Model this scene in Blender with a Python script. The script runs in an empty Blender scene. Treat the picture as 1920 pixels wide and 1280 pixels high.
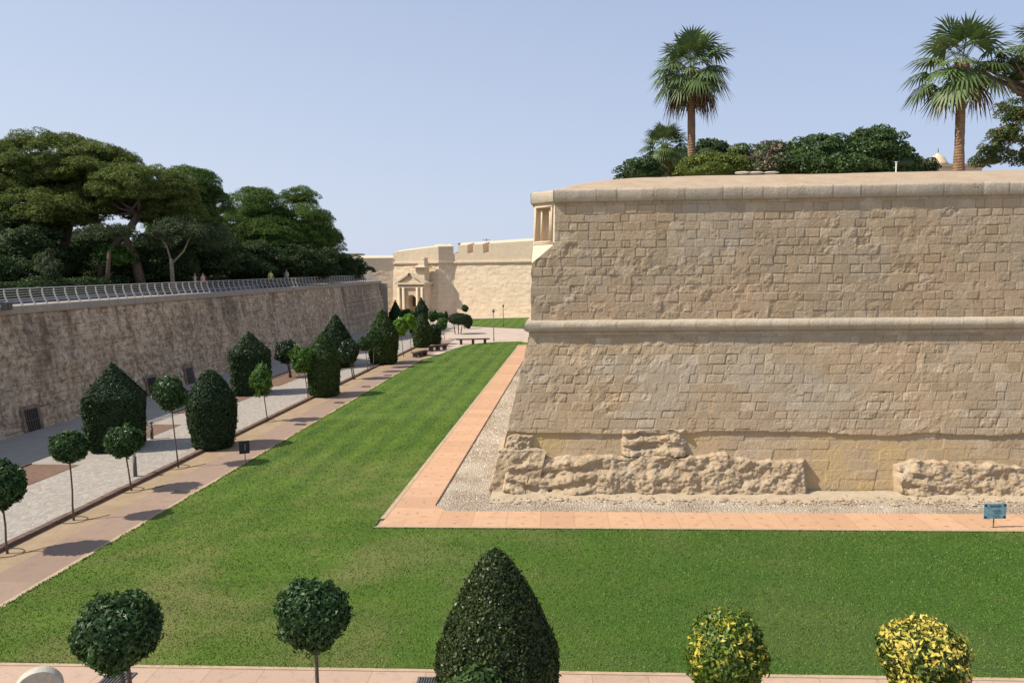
import bpy, math, random
import numpy as np
from mathutils import Vector, Matrix
R = math.radians
S = bpy.context.scene
COL = S.collection

# ------------------------------------------------------------ camera, sky, sun
FPX, CAMH, PITCH, ROLL = 1390.0, 8.2, math.atan(138.4/1390.0), R(-0.7)
cam_d = bpy.data.cameras.new('camera'); cam = bpy.data.objects.new('camera', cam_d); COL.objects.link(cam)
cam_d.sensor_width = 36; cam_d.lens = FPX/1920*36; cam_d.clip_end = 5000; cam_d.clip_start = .1
CM = Matrix.Rotation(math.pi/2-PITCH, 3, 'X') @ Matrix.Rotation(ROLL, 3, 'Z')
cam.matrix_world = Matrix.Translation((0, 0, CAMH)) @ CM.to_4x4()
S.camera = cam
SUN_EL, SUN_AZ = 47.0, 11.0           # light travels towards +X, turned SUN_AZ towards +Y
dx, dy = math.cos(R(SUN_AZ)), math.sin(R(SUN_AZ))
sd = Vector((dx*math.cos(R(SUN_EL)), dy*math.cos(R(SUN_EL)), -math.sin(R(SUN_EL))))
sl = bpy.data.lights.new('sun', 'SUN'); sl.energy = 4.8; sl.angle = R(.6); sl.color = (1, .93, .82)
so = bpy.data.objects.new('sun', sl); COL.objects.link(so)
so.rotation_euler = sd.to_track_quat('-Z', 'Y').to_euler()
W = bpy.data.worlds.new('World'); S.world = W; W.use_nodes = True
wn = W.node_tree; bg = wn.nodes['Background']
sky = wn.nodes.new('ShaderNodeTexSky'); sky.sky_type = 'NISHITA'; sky.sun_disc = False
sky.sun_elevation = R(SUN_EL); sky.sun_rotation = math.atan2(-sd.x, -sd.y)
sky.air_density = 1.0; sky.dust_density = 1.2; sky.ozone_density = 2.5
# a bright, slightly lilac summer haze veils the clear sky, thicker towards the horizon and the sun's side
wtc = wn.nodes.new('ShaderNodeTexCoord'); wsp = wn.nodes.new('ShaderNodeSeparateXYZ'); wn.links.new(wtc.outputs['Generated'], wsp.inputs[0])
wmr = wn.nodes.new('ShaderNodeMapRange'); wn.links.new(wsp.outputs[2], wmr.inputs[0])
for q, val in enumerate((0, .55, .93, .50)): wmr.inputs[q+1].default_value = val
wma = wn.nodes.new('ShaderNodeMath'); wma.operation = 'MULTIPLY_ADD'; wn.links.new(wsp.outputs[0], wma.inputs[0]); wma.inputs[1].default_value = -.36; wn.links.new(wmr.outputs[0], wma.inputs[2]); wma.use_clamp = True
whz = wn.nodes.new('ShaderNodeMix'); whz.data_type = 'RGBA'; wn.links.new(wmr.outputs[0], whz.inputs[0]); wn.links.new(sky.outputs[0], whz.inputs[6])
wcl = wn.nodes.new('ShaderNodeMix'); wcl.data_type = 'RGBA'; wn.links.new(wma.outputs[0], wcl.inputs[0])
wcl.inputs[6].default_value = (2.42, 3.2, 5.3, 1); wcl.inputs[7].default_value = (4.55, 5.05, 6.15, 1)
wn.links.new(wcl.outputs[2], whz.inputs[7]); wn.links.new(whz.outputs[2], bg.inputs[0]); bg.inputs[1].default_value = .12
S.view_settings.view_transform = 'Standard'; S.view_settings.look = 'None'
S.view_settings.exposure = 0.25; S.view_settings.gamma = 1

# ------------------------------------------------------------ helpers
def ray(px, py): return CM @ Vector((px-960, 640-py, -FPX))
def G(px, py, z=0):
    d = ray(px, py); t = (z-CAMH)/d.z; return Vector((d.x*t, d.y*t, z))
def D(px, py, Y):
    d = ray(px, py); t = Y/d.y; return Vector((d.x*t, Y, CAMH+d.z*t))
A = R(5.3)                              # direction of the ditch
CV = Vector((math.sin(A), math.cos(A), 0)); RV = Vector((math.cos(A), -math.sin(A), 0))
def K(t, s, z=0): return RV*t + CV*s + Vector((0, 0, z))      # ditch frame: t across, s along
FA = R(3.1)
EV = Vector((math.cos(FA), -math.sin(FA), 0)); FN = Vector((-math.sin(FA), -math.cos(FA), 0))

def tag(o, label=None, cat=None, group=None, kind=None):
    if label: o['label'] = label
    if cat: o['category'] = cat
    if group: o['group'] = group
    if kind: o['kind'] = kind
    return o
def empty(name, loc, rz=0, sc=1):
    o = bpy.data.objects.new(name, None); o.empty_display_size = .2; o.location = loc
    o.rotation_euler = (0, 0, rz); o.scale = (sc, sc, sc) if not hasattr(sc, '__len__') else sc
    COL.objects.link(o); return o
def copy_tree(o, parent=None):
    c = o.copy(); COL.objects.link(c); c.parent = parent
    for ch in list(o.children): copy_tree(ch, c)
    return c
def mk(name, v, f, mat, parent=None, smooth=False, attrs=None, loc=None):
    """one mesh object from numpy verts and an (n,3|4) face array"""
    v = np.asarray(v, dtype=np.float32).reshape(-1, 3); f = np.asarray(f, dtype=np.int32)
    me = bpy.data.meshes.new(name); n = f.shape[1]
    me.vertices.add(len(v)); me.vertices.foreach_set('co', v.ravel())
    me.loops.add(f.size); me.loops.foreach_set('vertex_index', f.ravel())
    me.polygons.add(len(f)); me.polygons.foreach_set('loop_start', np.arange(0, f.size, n, dtype=np.int32))
    me.polygons.foreach_set('loop_total', np.full(len(f), n, dtype=np.int32))
    if smooth: me.polygons.foreach_set('use_smooth', np.ones(len(f), dtype=bool))
    for k, a in (attrs or {}).items():
        at = me.attributes.new(k, 'FLOAT', 'POINT'); at.data.foreach_set('value', np.asarray(a, dtype=np.float32).ravel())
    me.update(calc_edges=True); me.validate()
    me.materials.append(mat)
    o = bpy.data.objects.new(name, me); COL.objects.link(o)
    if parent: o.parent = parent
    if loc is not None: o.location = loc
    return o
def gridfaces(nr, nc):
    i = np.arange(nr*nc).reshape(nr, nc)
    return np.stack([i[:-1, :-1], i[:-1, 1:], i[1:, 1:], i[1:, :-1]], -1).reshape(-1, 4)

class MB:
    """collects polygons; build() links ONE mesh"""
    def __init__(s): s.v = []; s.f = []
    def add(s, v, f):
        b = len(s.v); s.v += [tuple(p) for p in v]; s.f += [tuple(i+b for i in q) for q in f]; return s
    def box(s, c, d, rz=0, bev=0):
        x, y, z = [k/2 for k in d]; m = Matrix.Rotation(rz, 3, 'Z'); c = Vector(c)
        v = [c + m @ Vector((sx*x, sy*y, sz*z)) for sz in (-1, 1) for sx, sy in ((-1, -1), (1, -1), (1, 1), (-1, 1))]
        return s.add(v, [(3, 2, 1, 0), (4, 5, 6, 7), (0, 1, 5, 4), (1, 2, 6, 5), (2, 3, 7, 6), (3, 0, 4, 7)])
    def tube(s, pts, rad, n=8, cap=True):
        pts = [Vector(p) for p in pts]; rad = rad if hasattr(rad, '__len__') else [rad]*len(pts)
        rings = []
        for i, p in enumerate(pts):
            d = (pts[min(i+1, len(pts)-1)] - pts[max(i-1, 0)]).normalized()
            a = d.orthogonal().normalized() if i == 0 else (pa - d*pa.dot(d)).normalized()
            pa = a; b = d.cross(a)
            rings.append([p + (a*math.cos(k*2*math.pi/n) + b*math.sin(k*2*math.pi/n))*rad[i] for k in range(n)])
        v = [q for r in rings for q in r]; f = []
        for i in range(len(pts)-1):
            for k in range(n): f.append((i*n+k, i*n+(k+1) % n, (i+1)*n+(k+1) % n, (i+1)*n+k))
        if cap: f.append(tuple(range(n-1, -1, -1))); f.append(tuple((len(pts)-1)*n+k for k in range(n)))
        return s.add(v, f)
    def sweep(s, prof, path):
        """prof: callable i -> list of points for station i"""
        rows = [prof(p) for p in path]; n = len(rows[0]); v = [q for r in rows for q in r]; f = []
        for i in range(len(rows)-1):
            for k in range(n-1): f.append((i*n+k, (i+1)*n+k, (i+1)*n+k+1, i*n+k+1))
        f.append(tuple(range(n))); f.append(tuple((len(rows)-1)*n+k for k in range(n-1, -1, -1)))
        return s.add(v, f)
    def prism(s, pts, z0, z1):
        n = len(pts); v = [(p[0], p[1], z0) for p in pts] + [(p[0], p[1], z1) for p in pts]
        return s.add(v, [tuple(range(n-1, -1, -1)), tuple(range(n, 2*n))] + [(i, (i+1) % n, n+(i+1) % n, n+i) for i in range(n)])
    def build(s, name, mat, parent=None, smooth=False, bevel=0, loc=None):
        me = bpy.data.meshes.new(name); me.from_pydata(s.v, [], s.f); me.update(); me.materials.append(mat)
        o = bpy.data.objects.new(name, me); COL.objects.link(o)
        if smooth:
            for p in me.polygons: p.use_smooth = len(p.vertices) == 4
        if bevel:
            b = o.modifiers.new('b', 'BEVEL'); b.width = bevel; b.segments = 2; b.limit_method = 'ANGLE'
        if parent: o.parent = parent
        if loc is not None: o.location = loc
        return o

# numpy noise
def _h(i, j, k, s):
    with np.errstate(over='ignore'):
        h = (i.astype(np.uint32)*np.uint32(374761393) + j.astype(np.uint32)*np.uint32(668265263)
             + k.astype(np.uint32)*np.uint32(2147483647) + np.uint32(s*1013904223 & 0xffffffff))
        h = (h ^ (h >> np.uint32(13)))*np.uint32(1274126177); h = h ^ (h >> np.uint32(16))
    return h.astype(np.float64)/4294967295.0
def vn(x, y, z=0.0, seed=0):
    x, y, z = np.broadcast_arrays(np.asarray(x, float), np.asarray(y, float), np.asarray(z, float))
    xi, yi, zi = [np.floor(a).astype(np.int64) for a in (x, y, z)]
    fx, fy, fz = x-xi, y-yi, z-zi
    fx, fy, fz = [a*a*(3-2*a) for a in (fx, fy, fz)]
    r = 0
    for a in (0, 1):
        for b in (0, 1):
            for c in (0, 1):
                r = r + _h(xi+a, yi+b, zi+c, seed)*(fx if a else 1-fx)*(fy if b else 1-fy)*(fz if c else 1-fz)
    return r*2-1
def fbm(x, y, z=0.0, o=4, seed=0, g=.5):
    r = 0; a = 1; t = 0; x = np.asarray(x, float); y = np.asarray(y, float); z = np.asarray(z, float)
    for k in range(o):
        r = r + a*vn(x*2**k, y*2**k, z*2**k, seed+k*7); t += a; a *= g
    return r/t
def sst(a, b, x): t = np.clip((x-a)/(b-a), 0, 1); return t*t*(3-2*t)

# ------------------------------------------------------------ materials
class NM:
    def __init__(s, name, rough=.85, spec=.3):
        s.m = bpy.data.materials.new(name); s.m.use_nodes = True; s.t = s.m.node_tree; s.b = s.t.nodes['Principled BSDF']
        s.b.inputs['Roughness'].default_value = rough; s.b.inputs['Specular IOR Level'].default_value = spec
        s.co = s.t.nodes.new('ShaderNodeTexCoord').outputs['Object']
        s.geo = s.t.nodes.new('ShaderNodeNewGeometry')
    def lk(s, a, b):
        if hasattr(a, 'is_output') or isinstance(a, bpy.types.NodeSocket): s.t.links.new(a, b)
        else: b.default_value = a
    def n(s, ty, **kw):
        n = s.t.nodes.new('ShaderNode'+ty)
        for k, v in kw.items():
            if k[0] == '_': setattr(n, k[1:], v)
        return n
    def scale(s, v, sc, rot=0):
        n = s.n('Mapping'); s.lk(v, n.inputs[0]); n.inputs[3].default_value = sc; n.inputs[2].default_value = (0, 0, rot); return n.outputs[0]
    def noise(s, sc=1, det=4, ro=.55, v=None, dist=0):
        n = s.n('TexNoise'); s.lk(v or s.co, n.inputs['Vector']); n.inputs['Scale'].default_value = sc
        n.inputs['Detail'].default_value = det; n.inputs['Roughness'].default_value = ro; n.inputs['Distortion'].default_value = dist
        return n.outputs[0]
    def vor(s, sc=1, feat='F1', out='Distance', v=None, rnd=1):
        n = s.n('TexVoronoi', _feature=feat); s.lk(v or s.co, n.inputs['Vector']); n.inputs['Scale'].default_value = sc
        n.inputs['Randomness'].default_value = rnd
        return n.outputs[out]
    def attr(s, name): n = s.n('Attribute'); n.attribute_name = name; return n.outputs['Fac']
    def rng(s, x, a, b, c=0, d=1):
        n = s.n('MapRange'); s.lk(x, n.inputs[0])
        for i, k in enumerate((a, b, c, d)): s.lk(k, n.inputs[i+1])
        return n.outputs[0]
    def mix(s, fac, a, b, mode='MIX'):
        n = s.n('Mix', _data_type='RGBA', _blend_type=mode); s.lk(fac, n.inputs[0])
        for i, k in ((6, a), (7, b)):
            s.lk(k if not isinstance(k, tuple) else (*k, 1)[:4], n.inputs[i])
        return n.outputs[2]
    def math(s, op, a, b=0):
        n = s.n('Math', _operation=op); s.lk(a, n.inputs[0]); s.lk(b, n.inputs[1]); return n.outputs[0]
    def ramp(s, x, stops):
        n = s.n('ValToRGB'); s.lk(x, n.inputs[0]); e = n.color_ramp.elements
        while len(e) < len(stops): e.new(.5)
        for k, (p, c) in enumerate(stops): e[k].position = p; e[k].color = (*c, 1)
        return n.outputs[0]
    def color(s, c): s.lk(c if not isinstance(c, tuple) else (*c, 1), s.b.inputs['Base Color']); return s
    def bump(s, h, st=.5, d=.02):
        n = s.n('Bump'); n.inputs['Strength'].default_value = st; n.inputs['Distance'].default_value = d
        s.lk(h, n.inputs['Height']); s.lk(n.outputs[0], s.b.inputs['Normal']); return s
M = {}
def simple(name, c, rough=.7, var=.15, sc=8, metal=0, bump=.2):
    k = NM(name, rough); nz = k.noise(sc, 4)
    k.color(k.mix(k.rng(nz, .3, .7), tuple(x*(1-var) for x in c), tuple(min(1, x*(1+var)) for x in c)))
    k.b.inputs['Metallic'].default_value = metal; k.bump(nz, bump, .01); M[name] = k.m; return k.m
simple('dark_metal', (.03, .03, .035), .45); simple('rail_metal', (.42, .41, .38), .5); simple('lamp_metal', (.12, .11, .1), .5)
simple('rough_surround', (.24, .175, .13), .95, .4, 4, 0, .6); simple('bench_stone', (.11, .075, .06), .8); simple('kerb_stone', (.15, .095, .07), .9, .35, 5)
simple('bark', (.14, .10, .075), .95, .4, 6, 0, .8); simple('pale_bark', (.24, .2, .15), .95, .3, 6, 0, .6)
simple('thin_bark', (.13, .10, .08), .9, .3, 20); simple('white_paint', (.75, .74, .7), .6, .05)
simple('skin', (.5, .32, .24), .6, .05); simple('yellow_cloth', (.75, .7, .2), .9, .08); simple('beige_cloth', (.62, .5, .4), .9, .08)
simple('pink_cloth', (.7, .42, .38), .9, .08); simple('dark_cloth', (.04, .045, .06), .9, .1); simple('hair', (.03, .02, .015), .7, .2)
simple('pale_stone', (.46, .43, .35), .8, .12, 10); simple('hose', (.06, .045, .035), .7)
simple('grey_blue', (.15, .16, .19), .8, .15, 2); simple('glass_and_shade_dark', (.02, .02, .022), .2)  # the dark one serves glass and the painted shade of openings and grates

def stone(name, cols, ochre=(.5, .34, .14), joint=(.2, .15, .1), stains=0, lich=.5, bsc=9, bst=.6, attr=True):
    k = NM(name, .92, .2)
    big = k.noise(.35, 5, .6); mid = k.noise(1.7, 5, .6); fine = k.noise(bsc*2.2, 5, .65)
    if attr: x = k.math('ADD', k.math('MULTIPLY', k.attr('tone'), .7), k.math('MULTIPLY', k.rng(mid, .3, .7), .3))
    else: x = k.rng(mid, .25, .75)
    c = k.ramp(x, [(0, cols[0]), (.35, cols[1]), (.65, cols[2]), (1, cols[3])])
    c = k.mix(k.rng(big, .45, .68, 0, lich), c, cols[4])
    c = k.mix(k.rng(k.noise(.8, 4, .6, k.scale(k.co, (1.3, 1.3, .8))), .56, .72, 0, .45), c, cols[5])
    c = k.mix(k.rng(fine, .3, .66, .6, 0), c, tuple(q*.62 for q in cols[1]))
    if name == 'bastion_stone':
        pb = k.noise(.23, 3, .5, k.scale(k.co, (1, 1, 1.6)))   # broad zones of rosier and greyer stone
        c = k.mix(k.rng(pb, .52, .66, 0, .4), c, (.56, .38, .245)); c = k.mix(k.rng(pb, .46, .36, 0, .4), c, (.43, .39, .32))
        # old rain stains and pitted, weathered patches
        wz = k.rng(k.noise(.42, 6, .68, k.scale(k.co, (1, 1, 1.5))), .50, .66, 0, .5)
        c = k.mix(wz, c, k.mix(k.rng(k.noise(7, 5, .75), .4, .6), (.30, .225, .14), (.42, .33, .22)))
        c = k.mix(k.rng(k.vor(13), .0, .22, .5, 0), c, (.27, .2, .13))
    if attr:
        c = k.mix(k.attr('joint'), c, joint); c = k.mix(k.attr('ochre'), c, k.mix(k.rng(k.noise(.9, 3), .35, .65), ochre, cols[1]))
    if stains:
        v = k.scale(k.co, (.62, .62, .14))
        st = k.rng(k.noise(1.0, 7, .72, v, .5), .44, .66, 0, stains)
        st = k.math('MULTIPLY', st, k.rng(k.noise(.22, 3), .3, .6, .6, 1.3))
        gz = k.n('SeparateXYZ'); k.lk(k.co, gz.inputs[0])
        st = k.math('MULTIPLY', st, k.rng(gz.outputs[2], -2, 5.8, .35, 1.1))
        c = k.mix(st, c, (.085, .064, .043))
        sp = k.rng(k.noise(2.6, 7, .8), .48, .57, 0, .95*stains)
        c = k.mix(sp, c, (.125, .09, .06))
    k.color(c)
    h = k.math('ADD', k.math('MULTIPLY', fine, .6), k.math('MULTIPLY', k.noise(bsc*.8, 6, .7), 1.0))
    k.bump(h, bst, .05); M[name] = k.m; return k.m
stone('bastion_stone', [(.31, .22, .13), (.46, .34, .21), (.53, .40, .255), (.74, .62, .46), (.42, .375, .30), (.58, .39, .22)],
      ochre=(.53, .38, .175), joint=(.20, .14, .085))
stone('coping_stone', [(.38, .31, .22), (.48, .39, .28), (.54, .45, .33), (.64, .55, .43), (.40, .38, .33), (.36, .32, .27)], joint=(.15, .12, .09), attr=True)
stone('slope_plaster', [(.38, .27, .17), (.45, .33, .215), (.49, .37, .25), (.55, .43, .31), (.46, .39, .30), (.40, .28, .18)], attr=False, bst=.25, lich=.5)
stone('rock', [(.34, .24, .14), (.47, .35, .22), (.53, .41, .27), (.62, .51, .36), (.46, .37, .25), (.52, .38, .21)], attr=False, bsc=7, bst=.9)
stone('counterscarp_stone', [(.48, .34, .22), (.70, .53, .355), (.80, .64, .45), (.9, .78, .6), (.48, .42, .33), (.64, .46, .31)], stains=.68, joint=(.12, .08, .06), bst=.8)
stone('curtain_stone', [(.60, .46, .30), (.72, .57, .39), (.78, .63, .44), (.84, .71, .52), (.68, .57, .41), (.76, .57, .36)], joint=(.42, .33, .23), bst=.3)
stone('gate_stone', [(.58, .45, .3), (.70, .56, .39), (.75, .61, .43), (.8, .68, .5), (.62, .53, .39), (.70, .54, .35)], attr=False, bst=.3)
stone('coping_plaster', [(.33, .28, .22), (.4, .34, .27), (.44, .38, .3), (.5, .43, .34), (.33, .31, .27), (.4, .33, .26)], attr=False, bst=.3)

# lawn colour as a function of place, shared by soil sheet and blades
def lawn(name, blades):
    k = NM(name, .75, .15)
    co = k.co
    base = k.ramp(k.noise(.55, 6, .62), [(.25, (.070, .124, .012)), (.5, (.104, .172, .018)), (.78, (.145, .218, .030))])
    dxy = k.n('SeparateXYZ'); k.lk(k.scale(co, (1, 1, 1), A), dxy.inputs[0])
    dmask = k.rng(dxy.outputs[1], 24, 34, 1, .12)
    dry = k.math('MULTIPLY', k.rng(k.noise(.2, 5, .62, None, .6), .46, .64, 0, .75), dmask)
    base = k.mix(dry, base, (.235, .215, .075))
    dry2 = k.math('MULTIPLY', k.rng(k.noise(1.3, 4, .6), .58, .72, 0, .5), dmask)
    base = k.mix(dry2, base, (.27, .21, .09))
    # mowing bands: along the ditch beyond, across it in the foreground
    rot = k.scale(co, (1, 1, 1), A); sx = k.n('SeparateXYZ'); k.lk(rot, sx.inputs[0])
    wob = k.math('MULTIPLY', k.noise(.25, 2), 1.2)
    b1 = k.rng(k.math('SINE', k.math('ADD', k.math('MULTIPLY', sx.outputs[0], 4.6), wob)), -.6, .6)
    b2 = k.math('MULTIPLY', k.rng(k.math('SINE', k.math('ADD', k.math('MULTIPLY', sx.outputs[1], 4.2), k.math('MULTIPLY', wob, 2.5))), -1, 1), .4)
    near = k.rng(k.math('ADD', sx.outputs[1], k.math('MULTIPLY', sx.outputs[0], -1.2)), 34, 44)
    n = k.n('Mix', _data_type='FLOAT'); k.lk(near, n.inputs[0]); k.lk(b2, n.inputs[2]); k.lk(b1, n.inputs[3]); band = n.outputs[0]
    band = k.math('MULTIPLY', band, k.rng(k.noise(.35, 4, .6), .3, .65, .25, 1))
    base = k.mix(k.math('MULTIPLY', band, .55), base, (.032, .085, .016))
    # the stretch before the bastion front is greener and denser
    g = k.math('MULTIPLY', k.rng(sx.outputs[0], -9, 4), k.rng(sx.outputs[1], 26, 22))
    base = k.mix(k.math('MULTIPLY', g, .7), base, (.046, .106, .018))
    if blades:
        r = k.attr('rnd'); base = k.mix(k.rng(r, 0, 1, 0, .75), base, k.mix(k.rng(r, .93, .97), (.14, .26, .035), (.30, .28, .11)))
    else:
        base = k.mix(k.rng(k.noise(30, 4, .7, k.scale(co, (1, 1.6, 1))), .35, .65, .35, 0), base, (.03, .055, .012))
        k.bump(k.noise(22, 6, .75), .9, .04)
    k.color(base); M[name] = k.m
lawn('lawn_soil', False); lawn('lawn_blade', True)

def ground_mat(name, c1, c2, sc=3, spots=None, bst=.4, bsc=25, rough=.92):
    k = NM(name, rough, .2)
    c = k.mix(k.rng(k.noise(sc, 6, .65), .3, .7), c1, c2)
    c = k.mix(k.rng(k.noise(.5, 4), .5, .7, 0, .5), c, tuple(q*.82 for q in c1))
    if spots: c = k.mix(k.rng(k.noise(9, 4, .7), .6, .7, 0, .6), c, spots)
    k.color(c); k.bump(k.noise(bsc, 5, .7), bst, .015); M[name] = k.m; return k
ground_mat('ground_dust', (.30, .25, .19), (.38, .32, .25))
ground_mat('earth', (.29, .205, .125), (.38, .28, .175), 1.6, (.24, .18, .11), .5)
ground_mat('bed_soil', (.15, .09, .06), (.22, .14, .095), 4, (.1, .06, .04), .7)
ground_mat('forest_floor', (.035, .035, .02), (.06, .055, .03), 3)
ground_mat('terrace_paving', (.28, .26, .23), (.34, .31, .27))
ground_mat('forecourt', (.46, .36, .285), (.54, .435, .35), .7)

def slab_mat(name, c1, c2, ang, ox, module, width, dots=True, crossjoint=True, mortar=(.25, .15, .1)):
    """paving slabs; coordinates rotated so x runs along the strip"""
    k = NM(name, .85, .25)
    v = k.n('Mapping'); k.lk(k.co, v.inputs[0]); v.vector_type = 'TEXTURE'
    v.inputs['Rotation'].default_value = (0, 0, ang); v.inputs['Location'].default_value = ox; v = v.outputs[0]
    sp = k.n('SeparateXYZ'); k.lk(v, sp.inputs[0]); x, y = sp.outputs[0], sp.outputs[1]
    ux = k.math('DIVIDE', x, module); fr = k.math('FRACT', ux); idx = k.math('FLOOR', ux)
    wn_ = k.n('TexWhiteNoise', _noise_dimensions='1D'); k.lk(idx, wn_.inputs['W'])
    c = k.mix(wn_.outputs[0], c1, c2)
    c = k.mix(k.rng(k.noise(1.2, 5, .65), .35, .7, 0, .6), c, tuple(q*.84 for q in c2))
    c = k.mix(k.rng(k.noise(14, 4, .7), .5, .75, 0, .3), c, tuple(q*.6 for q in c1))
    c = k.mix(k.rng(k.noise(2.6, 7, .78), .52, .66, 0, .45), c, tuple(q*.62 for q in c1))
    j = k.math('LESS_THAN', fr, .018/module*1.3)
    if crossjoint: c = k.mix(k.math('MULTIPLY', j, .45), c, mortar)
    if dots:
        for yy in (.32, -.32):
            ddx = k.math('MULTIPLY', k.math('SUBTRACT', fr, .5), module); ddy = k.math('SUBTRACT', y, yy)
            ddx = k.math('DIVIDE', ddx, 1.5)
            q = k.math('ADD', k.math('MULTIPLY', ddx, ddx), k.math('MULTIPLY', ddy, ddy))
            q = k.math('ADD', q, k.math('MULTIPLY', k.math('SUBTRACT', k.noise(6, 2), .5), .004))
            c = k.mix(k.rng(q, .001, .0035, .75, 0), c, (.3, .16, .11))
    k.color(c); k.bump(k.math('SUBTRACT', k.noise(18, 5, .7), k.math('MULTIPLY', j, 1.5)), .35, .01); M[name] = k.m
FANG = -FA
slab_mat('pink_slab_front', (.50, .29, .17), (.60, .37, .22), FANG, (-3.55, 23.6, 0), 1.1, 1.6)
slab_mat('pink_slab_side', (.49, .285, .17), (.59, .365, .22), math.pi/2-A, tuple(K(-5.8, 20)), 1.1, 1.5)
slab_mat('pink_slab_near', (.44, .305, .215), (.52, .37, .27), -R(2.9), (-3.0, 13.6, 0), 1.12, 2, dots=False)
slab_mat('brown_slab', (.28, .195, .14), (.34, .24, .175), math.pi/2-A, tuple(K(-15, 5)), 3.2, 2, dots=False, mortar=(.26, .18, .14))
simple('edge_band', (.44, .325, .21), .9, .12, 3)

k = NM('gravel', .95, .2)
vd = k.vor(17); vc = k.vor(17, out='Color'); sv = k.n('SeparateXYZ'); k.lk(vc, sv.inputs[0])
c = k.ramp(sv.outputs[0], [(0, (.25, .185, .12)), (.4, (.37, .29, .2)), (.75, (.44, .355, .255)), (1, (.56, .48, .37))])
c = k.mix(k.rng(vd, .35, .62, 0, .6), c, (.25, .2, .15))
c = k.mix(k.rng(k.noise(.45, 4), .42, .62, 0, .6), c, (.58, .5, .39))
k.color(c); k.bump(k.math('SUBTRACT', 1, vd), 1, .05); M['gravel'] = k.m
k = NM('pebble', .9, .2); k.color(k.ramp(k.attr('rnd'), [(0, (.25, .19, .13)), (.35, (.40, .33, .25)), (.8, (.49, .42, .33)), (1, (.66, .6, .5))])); M['pebble'] = k.m
k = NM('sand', .95, .1); k.color(k.mix(k.rng(k.noise(3, 5), .35, .7), (.42, .33, .225), (.50, .405, .285))); k.bump(k.noise(20, 5), .5, .03); M['sand'] = k.m

def road_mat():
    k = NM('cobbles', .85, .25)
    v = k.scale(k.co, (1, 1, 1), A)
    v2 = k.scale(v, (12, 6, 8))
    e = k.vor(1, 'DISTANCE_TO_EDGE', v=v2); cc = k.vor(1, out='Color', v=v2); s_ = k.n('SeparateXYZ'); k.lk(cc, s_.inputs[0])
    c = k.ramp(s_.outputs[0], [(0, (.28, .245, .20)), (.5, (.345, .305, .255)), (1, (.44, .395, .34))])
    c = k.mix(k.rng(k.noise(1.2, 5, .7), .4, .7, 0, .5), c, (.32, .28, .235))
    c = k.mix(k.rng(e, .0, .08, .55, 0), c, (.36, .31, .26))
    k.color(c); k.bump(k.rng(e, 0, .15), .4, .02); M['cobbles'] = k.m
road_mat()
ground_mat('pavement', (.31, .27, .225), (.38, .335, .28), 2)

def leafmat(name, c0, c1, c2, tip=None, tipamt=0, trans=.25, rough=.45, spec=.4, clump=.7):
    k = NM(name, rough, spec)
    r = k.attr('rnd')
    c = k.ramp(r, [(0, c0), (.55, c1), (1, c2)])
    c = k.mix(k.rng(k.noise(clump, 3, .6), .38, .64, 0, .55), c, c0)
    if tip: c = k.mix(k.math('MULTIPLY', k.math('GREATER_THAN', k.math('ADD', k.noise(1.6, 3), k.math('MULTIPLY', r, .25)), .72-tipamt), .85), c, tip)
    k.color(c)
    tr = k.n('BsdfTranslucent'); k.lk(c, tr.inputs[0]); ms = k.n('MixShader'); ms.inputs[0].default_value = trans
    k.lk(k.b.outputs[0], ms.inputs[1]); k.lk(tr.outputs[0], ms.inputs[2])
    k.lk(ms.outputs[0], k.t.nodes['Material Output'].inputs[0]); M[name] = k.m
leafmat('orange_leaf', (.026, .06, .014), (.048, .105, .024), (.09, .18, .045))
leafmat('dark_leaf', (.012, .030, .010), (.021, .052, .014), (.042, .085, .022), spec=.5)
leafmat('fresh_leaf', (.045, .11, .016), (.09, .19, .03), (.16, .29, .05), trans=.35)
leafmat('lime_leaf', (.12, .25, .02), (.20, .38, .035), (.30, .5, .06), trans=.4)
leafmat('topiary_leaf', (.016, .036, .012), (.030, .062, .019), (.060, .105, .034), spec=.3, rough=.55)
leafmat('topiary_sunny', (.028, .055, .014), (.052, .098, .022), (.095, .155, .036), spec=.3, rough=.55)  # lighter copy of topiary_leaf: sunlight is put into the leaf colour
leafmat('yellow_leaf', (.07, .13, .018), (.14, .22, .028), (.25, .32, .045), (.66, .57, .08), .005, trans=.3, clump=3)
leafmat('golden_leaf', (.045, .085, .012), (.10, .15, .02), (.28, .29, .04), (.78, .64, .13), .07, trans=.3, clump=3)
leafmat('front_topiary', (.024, .042, .011), (.048, .072, .017), (.095, .12, .028), spec=.3, rough=.38, clump=1.5)
leafmat('pine_needle', (.075, .108, .025), (.15, .19, .04), (.26, .295, .07), rough=.7, spec=.15, trans=.3, clump=.25)
leafmat('pine_fresh', (.055, .10, .022), (.105, .175, .032), (.18, .26, .055), rough=.7, spec=.15, trans=.3, clump=.25)
leafmat('shrub_leaf', (.035, .07, .018), (.068, .125, .03), (.13, .20, .055), spec=.35)
leafmat('olive_leaf', (.045, .065, .028), (.085, .11, .045), (.15, .18, .085), rough=.7, spec=.2)
leafmat('under_leaf', (.03, .052, .016), (.055, .09, .028), (.10, .15, .05), rough=.7, spec=.2, clump=.35)
leafmat('oleander', (.04, .065, .022), (.07, .10, .032), (.13, .16, .055), (.42, .25, .19), -.01, clump=1)
leafmat('red_tree_leaf', (.05, .085, .02), (.09, .14, .03), (.16, .22, .055), (.24, .13, .06), -.02, clump=1)
leafmat('palm_leaf', (.065, .11, .03), (.12, .18, .055), (.23, .29, .12), rough=.5, spec=.4, trans=.15)
leafmat('palm_dead', (.13, .08, .04), (.24, .16, .09), (.38, .28, .18), rough=.8, spec=.1, trans=.15)
k = NM('palm_bark', .95, .1)
zz = k.n('SeparateXYZ'); k.lk(k.co, zz.inputs[0])
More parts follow.
